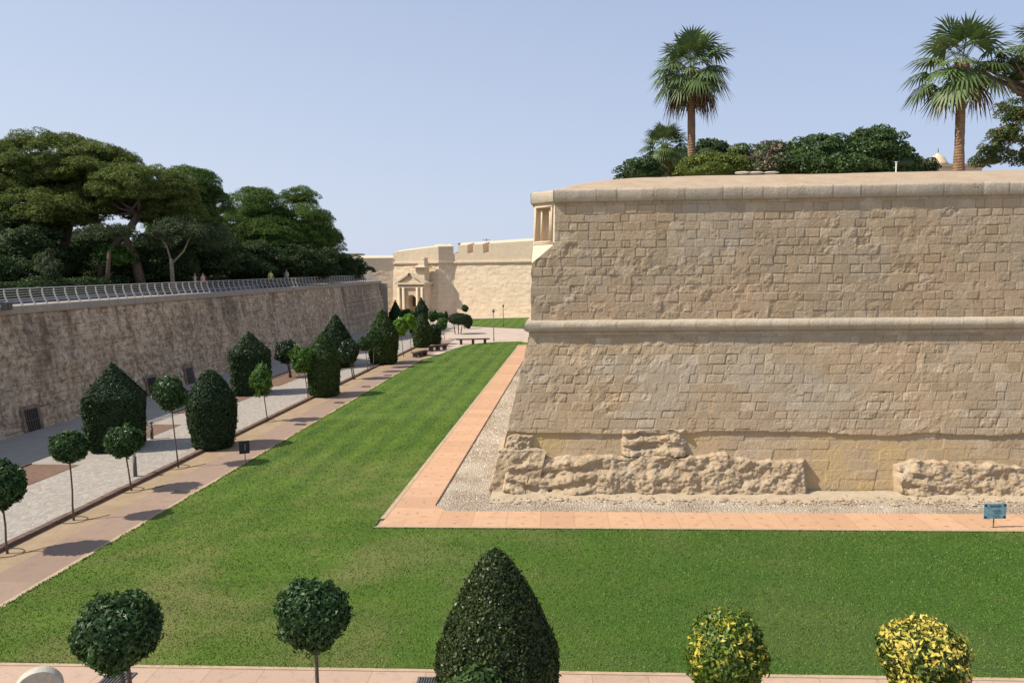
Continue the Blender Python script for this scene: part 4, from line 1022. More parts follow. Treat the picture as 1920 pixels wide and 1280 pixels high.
# distant roofs above the curtain
def far_house(px0, px1, ytop, Y, lab, mat='gate_stone'):
    a, b = D(px0, ytop, Y), D(px1, ytop, Y); m = MB(); m.box(((a.x+b.x)/2, Y+3, a.z/2), (abs(b.x-a.x), 6, a.z)); r_ = empty('house', ((a.x+b.x)/2, Y, 0)); tag(r_, lab, 'house')
    for i in range(len(m.v)): m.v[i] = (m.v[i][0]-r_.location.x, m.v[i][1]-Y, m.v[i][2])
    m.build('wall', M[mat], r_); q = MB(); q.box((0, 3, a.z+.15), (abs(b.x-a.x)+.4, 6.4, .3)); q.build('roof', M['slope_plaster'], r_); return r_
far_house(640, 672, 478, 165, 'distant low roof just right of the pines')
rt = far_house(860, 928, 458.5, 160, 'dark flat roofed building peeping over the curtain wall', 'lamp_metal')
an = empty('roof_antenna', D(912, 456, 160)); tag(an, 'small aerials on the dark roof above the curtain wall', 'antenna')
MB().tube([(0, 0, 0), (0, 0, 1.0)], .07, 5).tube([(-.8, 0, .7), (.8, 0, .7)], .05, 5).tube([(1.6, 0, 0), (1.6, 0, .6)], .06, 5).build('mast', M['lamp_metal'], an)

# ============================================================ PLANTING: clipped trees and lollipops
def hpx(base, ytop, px):          # height of a thing standing at base whose top is seen at (px, ytop)
    return D(px, ytop, base.y).z
GC, GO = 'clipped topiary trees along the ditch', 'small round-headed trees along the ditch'
def top(i, px, py, wpx, yap, ysh, lab, mat='topiary_leaf', sq=.0, pw=1.0, bw=.9, n=12000, rot=0, L=.085):
    b = G(px, py); w = wpx/FPX*b.y*(1-.24*sq); b = b+Vector((0, w*.35, 0)); h = hpx(b, yap, px); zs = hpx(b, ysh, px)
    q_ = max(1, b.y/34)**.75; L = .12*q_; n = int(min(26000, 3.6*(math.pi*w*h*1.1)/(L*L*.33)))
    return clipped('topiary_tree', b, w, h, zs/h, mat, 100+i, lab, GC, n, L, L*.6, sq, pw, bw, rot=rot)
top(1, 201, 848, 119, 679, 742, 'big dark house-shaped topiary in the soil bed nearest the camera, by the wall', sq=.5, rot=.3, n=16000)
top(2, 388, 846, 92, 692, 752, 'big dark bullet-shaped topiary on the kerb line, nearest of its row', pw=.62, bw=.8, n=14000, mat='topiary_leaf')
top(3, 463, 742, 83, 622, 660, 'dark house-shaped topiary by the wall, second from the camera in the wall row', sq=.5, rot=.3, n=12000)
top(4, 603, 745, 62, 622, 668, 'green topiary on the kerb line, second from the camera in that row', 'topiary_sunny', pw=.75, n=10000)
top(5, 627, 690, 68, 589, 645, 'dark topiary with sharp apex by the wall, third in the wall row', sq=.3, rot=.5, pw=.85, n=9000)
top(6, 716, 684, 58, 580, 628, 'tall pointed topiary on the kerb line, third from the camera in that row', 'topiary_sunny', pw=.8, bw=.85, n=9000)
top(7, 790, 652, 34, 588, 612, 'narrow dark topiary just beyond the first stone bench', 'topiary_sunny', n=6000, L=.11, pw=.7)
top(8, 815, 646, 26, 608, 614, 'short square-topped dark topiary beside the narrow one', n=5000, L=.11, pw=.35, sq=.6)
top(9, 741, 606, 25, 563, 590, 'small pointed topiary at the foot of the shaded end wall', n=4000, L=.13)
top(10, 790, 612, 24, 558, 580, 'pointed topiary in front of the gateway, tallest there', n=4000, L=.13)
top(11, 836, 603, 8, 583, 590, 'tiny pointed topiary below the return of the curtain wall', n=1500, L=.14)
def lol(i, px, py, cx, cy, wpx, hpx_, mat, lab, n=2600, L=.115, Wd=.06, stems=1, r=.028, rough=.12):
    b = G(px, py); z = D(cx, cy, b.y).z; w, h = wpx/FPX*b.y, hpx_/FPX*b.y; rough *= 1.9; L *= 1.25*max(1, b.y/34)**.5; Wd = L*.5; lx = D(cx, cy, b.y).x-b.x
    return lolly('round_tree', b, z, w, h, mat, 200+i, lab, 'small tree', GO, n, L, Wd, (lx, 0), stems, r, rough)
lol(1, 15, 1037, 1, 910, 76, 90, 'orange_leaf', 'round-headed young tree cut by the left edge of the photo', 3600)
lol(2, 138, 975, 130, 838, 62, 58, 'orange_leaf', 'round-headed young tree left of the one by the tall bollard', 2600)
lol(3, 247, 919, 231, 827, 64, 58, 'orange_leaf', 'round-headed young tree right beside the tall bollard lamp on the road', 2600)
lol(4, 335, 876, 318, 739, 56, 62, 'orange_leaf', 'tall thin-stemmed round tree just left of the big bullet topiary', 2400, rough=.18)
lol(5, 502, 790, 490, 712, 40, 54, 'fresh_leaf', 'light green sparse young tree in front of the house-shaped topiary', 1100, L=.14, rough=.22)
lol(6, 545, 708, 537, 660, 42, 42, 'dark_leaf', 'dark round tree with forked stems near the wall', 2600, stems=2, r=.05)
lol(7, 578, 746, 568, 674, 44, 52, 'fresh_leaf', 'bright round tree directly in front of the second kerb topiary', 2200, L=.14, rough=.18)
lol(8, 664, 711, 654, 657, 38, 42, 'dark_leaf', 'dark olive round tree with two stems between second and third kerb topiaries', 2400, stems=2, r=.04)
lol(9, 690, 698, 684, 644, 25, 25, 'orange_leaf', 'small round tree overlapping the left side of the third kerb topiary', 1600)
lol(10, 700, 690, 702, 632, 30, 34, 'orange_leaf', 'leafy round tree pressed against the third kerb topiary', 1600)
lol(11, 757, 668, 750, 612, 26, 28, 'lime_leaf', 'lime green young tree, left of the pair beyond the pointed topiary', 1500, L=.18, rough=.2)
lol(12, 771, 659, 767, 603, 24, 26, 'lime_leaf', 'lime green young tree, right of the pair beyond the pointed topiary', 1300, L=.18, rough=.2)
lol(13, 834, 636, 829, 607, 18, 20, 'fresh_leaf', 'small round tree beside the square-topped topiary', 1200, L=.16)
lol(14, 812, 622, 812, 592, 18, 20, 'orange_leaf', 'round tree below the gateway, second from the curtain corner', 1200, L=.16)
lol(15, 827, 616, 826, 594, 15, 15, 'orange_leaf', 'round tree below the gateway, nearest the curtain corner', 1000, L=.16)
lol(16, 872, 600, 872, 578, 11, 11, 'orange_leaf', 'tiny round tree standing before the curtain wall', 700, L=.16)
lol(17, 762, 620, 762, 592, 24, 22, 'orange_leaf', 'broad round tree behind the lime green pair', 1400, L=.16)
lol(18, 777, 632, 776, 605, 20, 40, 'dark_leaf', 'dark upright round tree behind the narrow dark topiary', 1400, L=.16)
# clipped umbrella hedge on stems
def umb(px, py, x0, x1, y0, y1, lab, seed):
    b = G(px, py); w = (x1-x0)/FPX*b.y; zc = D(px, (y0+y1)/2, b.y).z; h = (y1-y0)/FPX*b.y
    root = empty('umbrella_shrub', b); tag(root, lab, 'shrub', 'clipped shrubs on the forecourt')
    v, f, r = crown_round(w/2, w/2*.8, h/2, 3000, .16, .09, seed, .05); v[:, 2] += zc; v[:, 0] += (D((x0+x1)/2, 600, b.y).x-b.x)
    mk('crown', v, f, M['topiary_leaf'], root, attrs={'rnd': r})
    for o in (-.3, .1, .4): MB().tube([(o, 0, 0), (o*1.8, 0, zc)], [.07, .05], 6).build('trunk', M['thin_bark'], root)
umb(858, 626, 840, 884, 587, 609, 'flat clipped shrub on several stems left of the far lawn', 5)
umb(875, 616, 868, 886, 590, 615, 'round clipped ball shrub right of the flat clipped shrub', 6)

# foreground trees
GF = 'clipped trees along the near walk'
def fore(name, px, pyc, wpx, hp, Y, mat, lab, seed, n, L, Wd, tpx, cat='small tree', rough=.08, stems=1, zs=1):
    c = D(px, pyc, Y); b = Vector((D(tpx, 1200, Y).x, Y, 0)); w, h = wpx/FPX*Y, hp/FPX*Y
    return lolly(name, b, c.z, w, h, mat, seed, lab, cat, GF, n, L, Wd, (c.x-b.x, 0), stems, .035, rough)
fore('round_tree', 222, 1184, 160, 148, 11.8, 'orange_leaf', 'dark glossy round-headed tree above the drain grate, lower left', 301, 4200, .125, .056, 246, stems=2, rough=.17)
fore('round_tree', 588, 1150, 136, 132, 11.8, 'orange_leaf', 'dark glossy round-headed tree left of the big cone, on the near lawn edge', 302, 4000, .11, .05, 595, rough=.17)
fore('golden_bush', 1361, 1222, 150, 176, 11.8, 'yellow_leaf', 'green bush with some yellow leaves, left of the two by the near walk', 303, 4200, .115, .048, 1361, 'bush', .15)
fore('golden_bush', 1733, 1236, 160, 168, 11.8, 'golden_leaf', 'bush with mostly yellow leaves, right of the two by the near walk', 304, 4200, .115, .052, 1733, 'bush', .15)
b = Vector((D(931, 1200, 11.6).x, 11.6, 0)); h = D(931, 1027, 11.6).z
root = clipped('cone_topiary', b, 246/FPX*11.6, h, .52, 'front_topiary', 305, 'large clipped cone topiary in the bottom centre', GF, 34000, .068, .038, 0, .66, .9, cat='topiary tree', stray=.03, rough=.05)
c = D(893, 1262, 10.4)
bq = lolly('low_bush', (c.x, 10.4, 0), c.z-.45, .95, 1.0, 'topiary_sunny', 306, 'low leafy shrub top in front of the big cone topiary', 'shrub', GF, 1800, .12, .06, (0, 0), 1, .03, .15)

# ============================================================ PINES AND WOOD ON THE COUNTERSCARP
GP = 'pines behind the railing'
def B(px, py, Y, rx, rz, ry=None): return (D(px, py, Y), rx/FPX*Y, (ry or rx)/FPX*Y, rz/FPX*Y)
def T(Y, *pp, r=(.5, .4, .3, .22, .18)): return ([D(x, y, Y+dy) for x, y, dy in pp], list(r)[:len(pp)])
def base_at(px, Y): p = D(px, 530, Y); return Vector((p.x, p.y, 6.45))
blob_tree('pine_tree', base_at(60, 64), [B(95, 315, 64, 120, 58, 95), B(20, 350, 62, 80, 50), B(190, 320, 63, 70, 38), B(90, 400, 61, 85, 42), B(40, 430, 64, 70, 36), B(150, 385, 64, 60, 40)], 'pine_needle', 1,
          'largest umbrella pine with broad crown at the far left', GP, [T(64, (60, 560, 0), (80, 480, 0), (95, 400, 0), r=(.5, .42, .3)), T(64, (118, 560, 1), (122, 460, 1), (140, 380, 0), r=(.4, .35, .25))], clump=.82, nper=230, dens=1.35)
blob_tree('pine_tree', base_at(262, 62), [B(270, 355, 62, 82, 38), B(205, 385, 63, 60, 30), B(330, 395, 63, 50, 38), B(290, 400, 66, 50, 30)], 'pine_needle', 2,
          'leaning umbrella pine with forked trunk, second pine from the left', GP, [T(61, (268, 545, 0), (252, 480, 0), (236, 445, 0), (262, 400, 1), r=(.42, .36, .28, .2)), T(61, (188, 545, 0), (190, 490, 0), (232, 440, 0), (270, 385, 1), r=(.3, .27, .25, .16))], clump=.78, nper=220, dens=1.3)
blob_tree('pine_tree', base_at(360, 72), [B(355, 360, 72, 55, 40), B(385, 400, 72, 42, 50), B(340, 420, 74, 60, 40)], 'pine_fresh', 3,
          'smaller pine at the right end of the left pine group', GP, [T(72, (385, 540, 0), (372, 470, 0), (360, 400, 0), r=(.35, .3, .2))], clump=.82, nper=230, dens=1.3)
blob_tree('pine_tree', base_at(480, 88), [B(478, 395, 88, 55, 38), B(450, 440, 86, 45, 40), B(500, 450, 87, 70, 42), B(570, 440, 90, 52, 50)], 'pine_fresh', 4,
          'dense rounded pine, left tree of the right-hand pine group', GP, [T(88, (480, 540, 0), (485, 470, 0), (480, 420, 0), r=(.4, .35, .25))], clump=.95, nper=250, dens=1.3)
blob_tree('pine_tree', base_at(590, 96), [B(560, 372, 96, 30, 18), B(600, 440, 96, 36, 40), B(615, 480, 98, 28, 36)], 'pine_fresh', 5,
          'pine with a thin raised top at the right edge of the wood', GP, [T(96, (590, 540, 0), (580, 450, 0), (562, 385, 0), r=(.35, .3, .15))], clump=.9, nper=240, dens=1.3)
GU = 'undergrowth below the pines'
US = [(0, 512, 54, 55, 24), (30, 470, 58, 75, 55), (110, 500, 60, 40, 35), (300, 500, 64, 60, 34), (395, 480, 70, 50, 42), (470, 495, 80, 60, 34), (560, 495, 86, 70, 34), (640, 505, 100, 42, 24), (225, 500, 70, 50, 40), (150, 480, 74, 90, 50), (340, 480, 84, 90, 50)]
UL = ['low dark shrub touching the left edge just behind the railing', 'dark shrub mass at the far left behind the railing', 'dark shrub left of the leaning pine trunks', 'round shrub right of the forked pine trunk', 'dark shrub right of the pale-barked tree',
      'dark shrub between the two pine groups', 'dark shrub mass under the right-hand pines', 'low dark shrub at the right end of the wood beside the end wall', 'dark shrub seen between the leaning pine trunks', 'deep shrub mass at the back of the left wood', 'deep shrub mass at the back of the middle wood']
for i, (px, py, Y, rx, rz) in enumerate(US):
    blob_tree('shrub', base_at(px, Y), [B(px, py, Y, rx, rz)], 'under_leaf', 20+i, UL[i], GU, cat='shrub', clump=1.0, nper=240, L=.26, Wd=.12, flat=.8, core=.76, dens=1.25, lower=-.9)
blob_tree('shrub', base_at(92, 52), [B(90, 495, 52, 16, 26)], 'olive_leaf', 40, 'slender grey green bush close behind the railing at left', GU, cat='shrub', clump=.5, nper=120, L=.2, Wd=.05, flat=1.2, core=.6, lower=-1)
blob_tree('shrub', base_at(222, 60), [B(218, 482, 60, 30, 20)], 'fresh_leaf', 41, 'yellow green shrub framed by the leaning pine trunks', GU, cat='shrub', clump=.7, nper=170, L=.22, Wd=.1, flat=.8, core=.8, lower=-1)
blob_tree('yucca_tree', base_at(205, 58), [B(202, 440, 58, 40, 14)], 'olive_leaf', 42, 'drooping tan and green foliage tree left of the leaning pine fork', 'small trees behind the railing', [T(58, (200, 545, 0), (205, 470, 0), r=(.2, .14))], clump=.7, nper=110, L=.45, Wd=.07, flat=.8, up=-.1, twigs=False)
blob_tree('pepper_tree', base_at(325, 60), [B(345, 435, 60, 52, 14), B(400, 455, 62, 34, 26), B(290, 455, 61, 26, 14)], 'olive_leaf', 43, 'pale-barked small tree with drooping grey green foliage behind the railing', 'small trees behind the railing',
          [T(60, (325, 548, 0), (322, 500, 0), (321, 485, 0), r=(.19, .16, .14)), T(60, (322, 495, 0), (345, 470, 0), (358, 440, 0), r=(.09, .07, .04)), T(60, (321, 490, 0), (312, 460, 0), (300, 445, 0), r=(.08, .07, .04))], cat='tree', clump=.75, nper=70, L=.38, Wd=.07, flat=1.1, bark='pale_bark', up=0, twigs=False, core=.5)

# ============================================================ ON THE BASTION TOP
ZB = 11.9
def bb(px, Y): p = D(px, 330, Y); return Vector((p.x, p.y, ZB))
fan_palm('fan_palm', bb(1297, 45), D(1297, 128, 45).z-ZB, .30, 2.75, 11, 'tall fan palm left of the dark shrubs, with brown dead fronds', 42, 30, 1.0, lean=(-.12, 0))
fan_palm('fan_palm', bb(1246, 47), D(1246, 272, 47).z-ZB, .26, 1.75, 12, 'short fan palm at the left, beside the tall left palm', 40, 18, .9)
fan_palm('fan_palm', bb(1797, 42), D(1793, 118, 42).z-ZB, .32, 3.1, 13, 'tall fan palm on the right with a shaggy trunk top', 34, 9, .7, lean=(-.1, 0), tuft=True)
fan_palm('fan_palm', bb(1962, 44), D(1950, 85, 44).z-ZB, .3, 2.9, 14, 'fan palm cut by the right edge of the photo', 30, 8, .7)
GS = 'shrubs on the bastion top'
def shrub(px, py, Y, rx, rz, mat, seed, lab, clump=.55, nper=150, L=.2, Wd=.09, core=.84, flat=.8, more=()):
    blob_tree('shrub', bb(px, Y), [B(px, py, Y, rx, rz)]+[B(*q) for q in more], mat, seed, lab, GS, cat='shrub', clump=clump, nper=nper, L=L, Wd=Wd, flat=flat, core=core, lower=-.8)
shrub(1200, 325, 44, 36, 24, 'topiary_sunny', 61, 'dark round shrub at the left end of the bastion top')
shrub(1330, 300, 50, 34, 30, 'under_leaf', 62, 'dark shrub right behind the tall left palm', more=[(1270, 310, 50, 30, 30)])
shrub(1335, 320, 42, 60, 22, 'pine_needle', 63, 'olive green low shrub right of the tall left palm', more=[(1385, 300, 43, 22, 22)], L=.16)
shrub(1440, 300, 43, 50, 28, 'oleander', 64, 'oleander with faded pink flowers left of the dark shrubs', L=.2, Wd=.06, more=[(1430, 318, 42, 60, 18)])
shrub(1540, 295, 42, 62, 34, 'shrub_leaf', 65, 'large dark shrub in the middle of the bastion top', more=[(1500, 310, 41.5, 50, 24), (1590, 308, 41.8, 45, 24), (1560, 318, 41, 80, 16)])
shrub(1635, 290, 42, 62, 40, 'shrub_leaf', 66, 'tallest dark shrub left of the right palm', more=[(1670, 312, 41.5, 48, 24)])
shrub(1722, 314, 43, 26, 14, 'olive_leaf', 67, 'low grey green shrub beside the distant dome', clump=.4, nper=90)
shrub(1868, 275, 46, 22, 28, 'red_tree_leaf', 68, 'rusty green bushy tree at right beside the right palm', more=[(1895, 245, 46, 30, 26), (1905, 210, 46, 34, 20), (1862, 300, 45, 30, 18), (1920, 290, 45, 20, 30)], clump=.45, nper=70, L=.2, Wd=.07, core=.45)
blob_tree('red_pod_tree', bb(1975, 42), [B(1870, 128, 42, 42, 10), B(1915, 140, 42, 34, 18), B(1960, 120, 42, 50, 30)], 'red_tree_leaf', 69, 'spreading branch with rusty green leaves reaching in from the right edge', 'trees on the bastion top', [([bb(1990, 42), D(1985, 250, 42), D(1960, 180, 42)], [.2, .16, .1])], clump=.5, nper=60, L=.2, Wd=.06, flat=.7)
# spiky plants at right
for i, (px, Y) in enumerate(((1852, 38.5), (1905, 38.5))):
    p = bb(px, Y); rg = random.Random(i); V = []; F = []; root = empty('yucca', p); tag(root, ['spiky yucca clump right of the right palm', 'spiky yucca clump at the right edge of the photo'][i], 'plant', 'yuccas on the bastion top')
    for k_ in range(60):
        a = rg.uniform(0, 6.28); e = rg.uniform(.1, 1.4); d = Vector((math.cos(a)*math.cos(e), math.sin(a)*math.cos(e), math.sin(e))); sd_ = Vector((-math.sin(a), math.cos(a), 0))*.025
        b0 = len(V); V += [tuple(-sd_+Vector((0, 0, .2))), tuple(sd_+Vector((0, 0, .2))), tuple(d*.7+Vector((0, 0, .2)))]; F.append((b0, b0+1, b0+2))
    mk('leaf_rosette', V, F, M['palm_leaf'], root, attrs={'rnd': [.5]*len(V)}); MB().tube([(0, 0, -.2), (0, 0, .3)], .09, 6).build('stem', M['palm_bark'], root)
# distant dome and cream building
dm = empty('church_dome', D(1757, 330, 90)); dm.location.z = 12; tag(dm, 'small distant stone dome with finial above a cream roof', 'dome')
zt = D(1757, 285, 90).z-12; z1 = D(1757, 311, 90).z-12; m = MB()
pr = [(1.2, z1-2), (1.2, z1), (1.35, z1+.05), (1.0, z1+.4), (.85, z1+.75), (.6, z1+1.1), (.25, z1+1.3), (.12, z1+1.5)]
n = 14; v = [(r*math.cos(k*6.2832/n), r*math.sin(k*6.2832/n), z) for r, z in pr for k in range(n)]
m.add(v, [(i*n+k, i*n+(k+1) % n, (i+1)*n+(k+1) % n, (i+1)*n+k) for i in range(len(pr)-1) for k in range(n)]+[tuple((len(pr)-1)*n+k for k in range(n))]); m.build('drum', M['curtain_stone'], dm, True)
MB().tube([(0, 0, z1+1.4), (0, 0, zt+.4)], [.07, .04], 6).build('finial', M['lamp_metal'], dm)
a, b = D(1742, 309, 80), D(1842, 309, 80); r_ = empty('cream_building', ((a.x+b.x)/2, 80, 12)); tag(r_, 'cream flat-roofed building behind the right palm trunk', 'building'); hh = a.z-12
MB().box((0, 3, hh/2-.2), (b.x-a.x, 6, hh)).build('wall', M['curtain_stone'], r_)
MB().box((0, 3, hh-.1), (b.x-a.x+.5, 6.5, .3)).build('roof', M['slope_plaster'], r_)
def parapet_z(p): return 11.98
for i, px in enumerate((1392, 1418, 1446)):
    p = D(px, 324, 33.5); p.z = p.z; o = empty('stone_block', p, .3*i); tag(o, ['white flat stone on the parapet, left of three', 'white flat stone on the parapet, middle of three', 'white flat stone on the parapet, right of three'][i], 'stone', 'white stones on the parapet')
    rg = np.random.default_rng(i); d = sphere_dirs(1, rng); s_ = core_shell(lambda q: 1+.25*fbm(q[:, 0]*2+i, q[:, 1]*2, q[:, 2]*2, 3, i), np.array([.34, .3, .045])); mk('stone', s_[0], s_[1], M['white_paint'], o, True)
p = D(1680, 322, 34); o = empty('marker_post', p); tag(o, 'thin white post standing on the parapet in front of the shrubs', 'post')
MB().tube([(0, 0, -.3), (0, 0, .42)], .03, 8).build('post', M['white_paint'], o); MB().box((0, 0, .43), (.09, .09, .03)).build('cap', M['white_paint'], o)
p = D(1823, 350, 26.7); o = empty('weed_plant', p); tag(o, 'small dark weed growing from the coping at right', 'plant'); rg = np.random.default_rng(4)
P_ = rg.normal(0, 1, (90, 3))*np.array([.1, .05, .05]); v, f, r = leaves(P_, P_, .08, .03, rg, 1); mk('leaves', v, f, M['dark_leaf'], o, attrs={'rnd': r})

# ============================================================ FURNITURE
def bollard(px, py, ytop, lab):
    b = G(px, py); h = D(px, ytop, b.y).z; r_ = empty('bollard_lamp', b); tag(r_, lab, 'bollard', 'bollard lamps along the road')
    MB().tube([(0, 0, 0), (0, 0, h-.28)], .075, 14).build('post', M['lamp_metal'], r_, True)
    MB().tube([(0, 0, h-.28), (0, 0, h-.08)], .06, 14).build('lamp_glass', M['pale_stone'], r_, True)
    MB().tube([(0, 0, h-.08), (0, 0, h-.05), (0, 0, h)], [.09, .09, .04], 14).build('cap', M['lamp_metal'], r_, True)
bollard(254, 893, 843, 'tall grey bollard lamp on the pale road beside a round tree'); bollard(285, 823, 790, 'short grey bollard lamp at the bed kerb right of the big dark topiary')
bollard(636, 722, 702, 'small bollard lamp right of the second kerb topiary'); bollard(485, 741, 722, 'small bollard lamp right of the house-shaped topiary'); bollard(434, 736, 719, 'small bollard lamp left of the second house-shaped topiary')
# information signs
def sign(name, px, py, x0, x1, y0, y1, panel, lab, yaw=0):
    b = G(px, py); w = (x1-x0)/FPX*b.y; zt, zb = D(px, y0, b.y).z, D(px, y1, b.y).z; h = zt-zb; r_ = empty(name, b, yaw); tag(r_, lab, 'sign'); off = D((x0+x1)/2, y0, b.y).x-b.x
    MB().tube([(0, .02, 0), (0, .02, zb+h*.4)], .018, 6).build('post', M['bark'], r_)
    p = MB(); p.box((off, 0, (zt+zb)/2), (w, .03, h)); pn = p.build('panel', panel, r_, bevel=.008)
    return r_, pn, off, w, h, (zt+zb)/2
k = NM('sign_blue', .35, .5); k.color(k.mix(k.rng(k.noise(6, 4), .4, .65), (.20, .34, .40), (.33, .47, .52))); M['sign_blue'] = k.m
simple('sign_ink', (.07, .12, .15), .5); simple('sign_green', (.12, .3, .24), .5)
r_, pn, off, w, h, zc = sign('information_sign', 1863, 991, 1844, 1888, 943, 972, M['sign_blue'], 'pale blue information panel on a thin post by the pink walk, far right')
q = MB(); q.box((off, -.019, zc+h*.34), (w*.5, .006, h*.07)); q.box((off+.05, -.019, zc+.02), (w*.35, .006, h*.04)); q.box((off+.08, -.019, zc-.05), (w*.3, .006, h*.04)); q.build('printed_lines', M['sign_ink'], pn)
q = MB(); q.box((off+w*.06, -.019, zc-h*.3), (w*.3, .006, h*.16)); q.build('printed_block', M['sign_green'], pn)
for sx, sz in ((-1, 1), (1, -1), (-1, -1), (1, 1)): MB().tube([(off+sx*w*.42, -.03, zc+sz*h*.38), (off+sx*w*.42, 0, zc+sz*h*.38)], .035, 10).build('corner_fixing', M['dark_metal'], pn)
r_, pn, off, w, h, zc = sign('plant_sign', 460, 863, 448, 467, 826, 850, M['dark_metal'], 'dark tilted plaque on a thin stake beside the brown path', yaw=R(24))
q = MB(); q.box((off+.03, -.02, zc), (.02, .006, h*.5)); q.build('printed_mark', M['pale_stone'], pn)
# benches
def bench(c, L_, rz, lab, hgt=.45):
    r_ = empty('stone_bench', c, rz); tag(r_, lab, 'bench', 'stone benches around the lawn end')
    MB().box((0, 0, hgt), (L_, .5, .12)).build('seat', M['bench_stone'], r_, bevel=.02)
    for x in (-.36, 0, .36): MB().box((x*L_, 0, (hgt-.06)/2), (.28, .4, hgt-.06)).build('leg', M['bench_stone'], r_, bevel=.02)
bench(G(887, 645), 3.6, R(-2)+R(8), 'long stone bench alone on the far side of the lawn end', .55)
bench(G(787, 669)+Vector((0, .3, 0)), 2.2, R(62), 'stone bench nearest the narrow dark topiary')
bench(G(821, 656), 2.6, R(50), 'stone bench just behind the nearest one, by the lawn edge')
def lamp(px, py, ytop, lab):
    b = G(px, py); h = D(px, ytop, b.y).z; r_ = empty('lamp_post', b); tag(r_, lab, 'lamp post', 'lamp posts on the far court')
    MB().tube([(0, 0, 0), (0, 0, .3), (0, 0, h-.3)], [.08, .05, .04], 8).build('post', M['lamp_metal'], r_, True)
    MB().tube([(0, 0, h-.35), (0, 0, h-.3), (0, 0, h-.02), (0, 0, h)], [.05, .13, .13, .04], 10).build('lantern', M['lamp_metal'], r_, True)
lamp(926, 639, 580, 'slim dark lamp post behind the long stone bench'); lamp(944, 612, 571, 'slim lamp post on the far lawn before the curtain wall')
# drain grates
def grate(c, lab, w=.62, l=.5, rz=0):
    r_ = empty('drain_grate', c, rz); tag(r_, lab, 'drain grate', 'drain grates in the paths')
    MB().box((0, 0, .004), (w, l, .01)).build('pit', M['glass_and_shade_dark'], r_); m = MB()  # thin plate whose dark colour stands for the shade below the bars
    for i in range(8): m.box((-w/2+w*(i+.5)/8, 0, .014), (w/8*.35, l, .012))
    for s_ in (-1, 1): m.box((0, s_*l/2, .014), (w+.04, .03, .02)); m.box((s_*w/2, 0, .013), (.03, l, .02))
    m.build('bars', M['lamp_metal'], r_)
p = G(220, 1273); grate((p.x, p.y-.05, .014), 'drain grate under the lower left round tree', .55, .5, R(-2.9))
p = G(802, 1277); grate((p.x, p.y-.1, .014), 'drain grate at the foot of the big cone topiary', .4, .4, R(-2.9))
for i, (px, py) in enumerate(((338, 923), (563, 796), (636, 755), (686, 725), (727, 704))):
    p = G(px, py); grate((p.x, p.y, .016), ['drain grate in the brown path, nearest the camera', 'drain grate in the brown path, second from the camera', 'drain grate in the brown path, third from the camera', 'drain grate in the brown path, fourth from the camera', 'drain grate in the brown path, farthest'][i], .55, .3, -A)
# small black floodlight at the foot of the bastion
p = G(1034, 926); o = empty('ground_floodlight', p, .3); tag(o, 'small black floodlight on the gravel at the foot of the rock ledge', 'floodlight')
MB().box((0, 0, .10), (.30, .16, .12)).build('lamp_housing', M['dark_metal'], o, bevel=.03); MB().box((0, 0, .02), (.1, .1, .06)).build('base', M['dark_metal'], o); MB().box((0, .085, .1), (.24, .01, .08)).build('lamp_glass', M['glass_and_shade_dark'], o)
# rounded pale stone in the bottom left corner
c = D(70, 1254, 13.3); r_ = empty('stone_marker', (c.x, c.y, 0), R(28)); tag(r_, 'pale round-topped stone slab cut by the bottom edge, lower left', 'stone')
m = MB(); n = 24; rr2 = .40; top_ = c.z-rr2
prof = [(rr2*math.cos(a), top_+rr2*math.sin(a)) for a in np.linspace(0, math.pi, n)]+[(-rr2, 0), (rr2, 0)]
v = [(x, -.13, z) for x, z in prof]+[(x, .13, z) for x, z in prof]; nn = len(prof)
m.add(v, [tuple(range(nn)), tuple(range(2*nn-1, nn-1, -1))]+[(i, nn+i, nn+(i+1) % nn, (i+1) % nn) for i in range(nn)]); m.build('slab', M['pale_stone'], r_, bevel=.015)
# irrigation hoses round the young trees
for i, (px, py) in enumerate(((15, 1037), (138, 975), (247, 919), (335, 876), (502, 790))):
    p = G(px, py); rg = random.Random(i); m = MB()
    m.tube([(.42*math.cos(a)*(1+rg.uniform(-.06, .06)), .36*math.sin(a)*(1+rg.uniform(-.06, .06)), .02) for a in np.linspace(0, 6.1, 22)]+[(.75, .25, .02), (.95, .5, .02)], .011, 5)
    tag(m.build('irrigation_hose', M['hose'], loc=p), ['thin hose loop round the tree cut by the left edge', 'thin hose loop round the second young tree from the left', 'thin hose loop round the young tree by the tall bollard', 'thin hose loop round the tall thin-stemmed tree', 'thin hose loop round the light green sparse tree'][i], 'hose', 'irrigation hoses round the young trees')

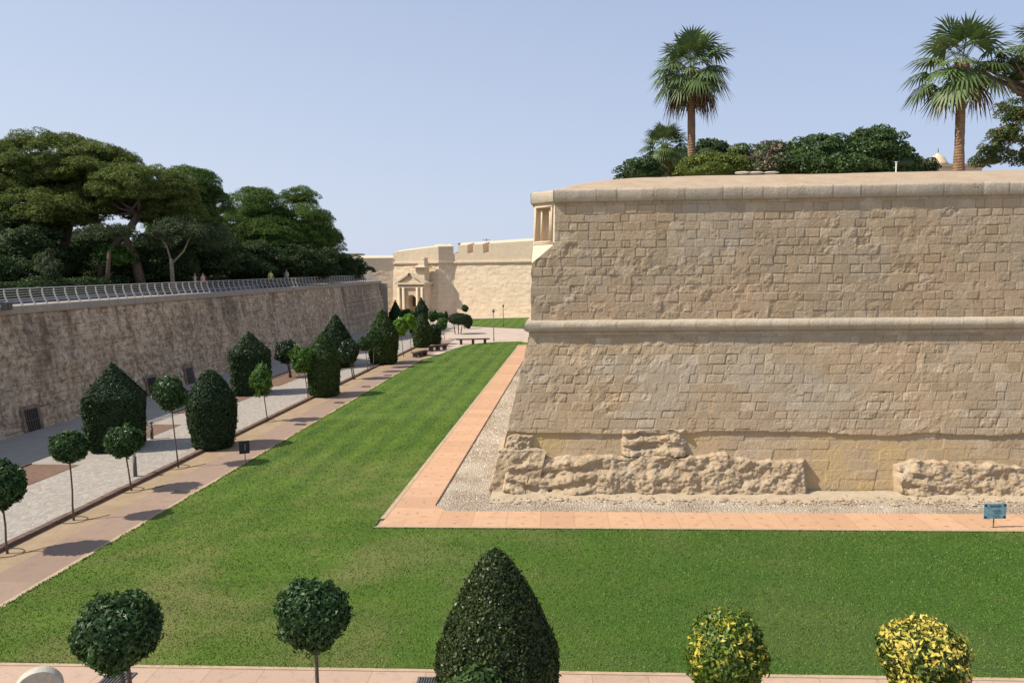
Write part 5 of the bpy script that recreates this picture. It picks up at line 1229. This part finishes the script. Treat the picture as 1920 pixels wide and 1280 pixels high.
# people strolling behind the railing
def person(px, Y, htop, shirt, lab, yaw=0, hat=False, lean=0):
    p = D(px, 530, Y); p.z = 6.5; r_ = empty('person', p, yaw); tag(r_, lab, 'person', 'people behind the railing')
    me = bpy.data.meshes.new('body'); J = [(0, 0, .95), (0, 0, 1.2), (0, 0, 1.42), (0, 0, 1.52), (0, lean, 1.64), (0, lean, 1.74), (.1, 0, .9), (.11, .03, .5), (.11, .05, .08), (.11, -.1, .03), (-.1, 0, .9), (-.11, -.05, .5), (-.11, 0, .08), (-.11, -.14, .03), (.19, 0, 1.4), (.25, .02, 1.12), (.24, -.1, .9), (.24, -.14, .82), (-.19, 0, 1.4), (-.25, .02, 1.12), (-.24, -.1, .9), (-.24, -.14, .82)]
    E_ = [(0, 1), (1, 2), (2, 3), (3, 4), (4, 5), (0, 6), (6, 7), (7, 8), (8, 9), (0, 10), (10, 11), (11, 12), (12, 13), (2, 14), (14, 15), (15, 16), (16, 17), (2, 18), (18, 19), (19, 20), (20, 21)]
    rd = [.15, .14, .15, .06, .1, .08, .1, .07, .05, .045, .1, .07, .05, .045, .07, .05, .04, .04, .07, .05, .04, .04]
    me.from_pydata(J, E_, []); o = bpy.data.objects.new('body', me); COL.objects.link(o); o.parent = r_
    sk = o.modifiers.new('s', 'SKIN')
    for i, q in enumerate(me.skin_vertices[0].data): q.radius = (rd[i], rd[i]*.75); q.use_root = i == 0
    su = o.modifiers.new('u', 'SUBSURF'); su.levels = su.render_levels = 1
    dg = bpy.context.evaluated_depsgraph_get(); m2 = bpy.data.meshes.new_from_object(o.evaluated_get(dg)); o.modifiers.clear(); o.data = m2
    m2.materials.clear()
    for nm in ('skin', shirt, 'dark_cloth'): m2.materials.append(M[nm])
    for pl in m2.polygons:
        z = pl.center.z; pl.material_index = 2 if z < .95 and abs(pl.center.x) < .2 else (1 if .95 <= z < 1.47 else 0)
        if z < .95 and abs(pl.center.x) >= .2: pl.material_index = 0
        pl.use_smooth = True
    s_ = core_shell(lambda q: np.ones(len(q)), np.array([.105, .11, .09])); mk('hair', s_[0]+np.array([0, lean+.02, 1.73]), s_[1], M['hair'], r_, True)
    if hat: MB().tube([(0, lean, 1.76), (0, lean, 1.775), (0, lean, 1.78), (0, lean, 1.88)], [.26, .26, .12, .1], 14).build('hat', M['dark_cloth'], r_, True)
    r_.scale = (htop/1.78,)*3; return r_
person(508, 75.5, 1.72, 'yellow_cloth', 'person in a yellow top standing behind the railing', .4)
person(538, 79.5, 1.85, 'beige_cloth', 'person in a loose beige top and dark hat behind the railing', -.5, True)
person(381, 62, 1.6, 'pink_cloth', 'person in a pink top behind the railing, nearest the camera', 1.2)
person(366, 61.5, 1.62, 'beige_cloth', 'bare-headed person in a beige top beside the one in pink', 2.2)
# thin sticks of the far gate fence
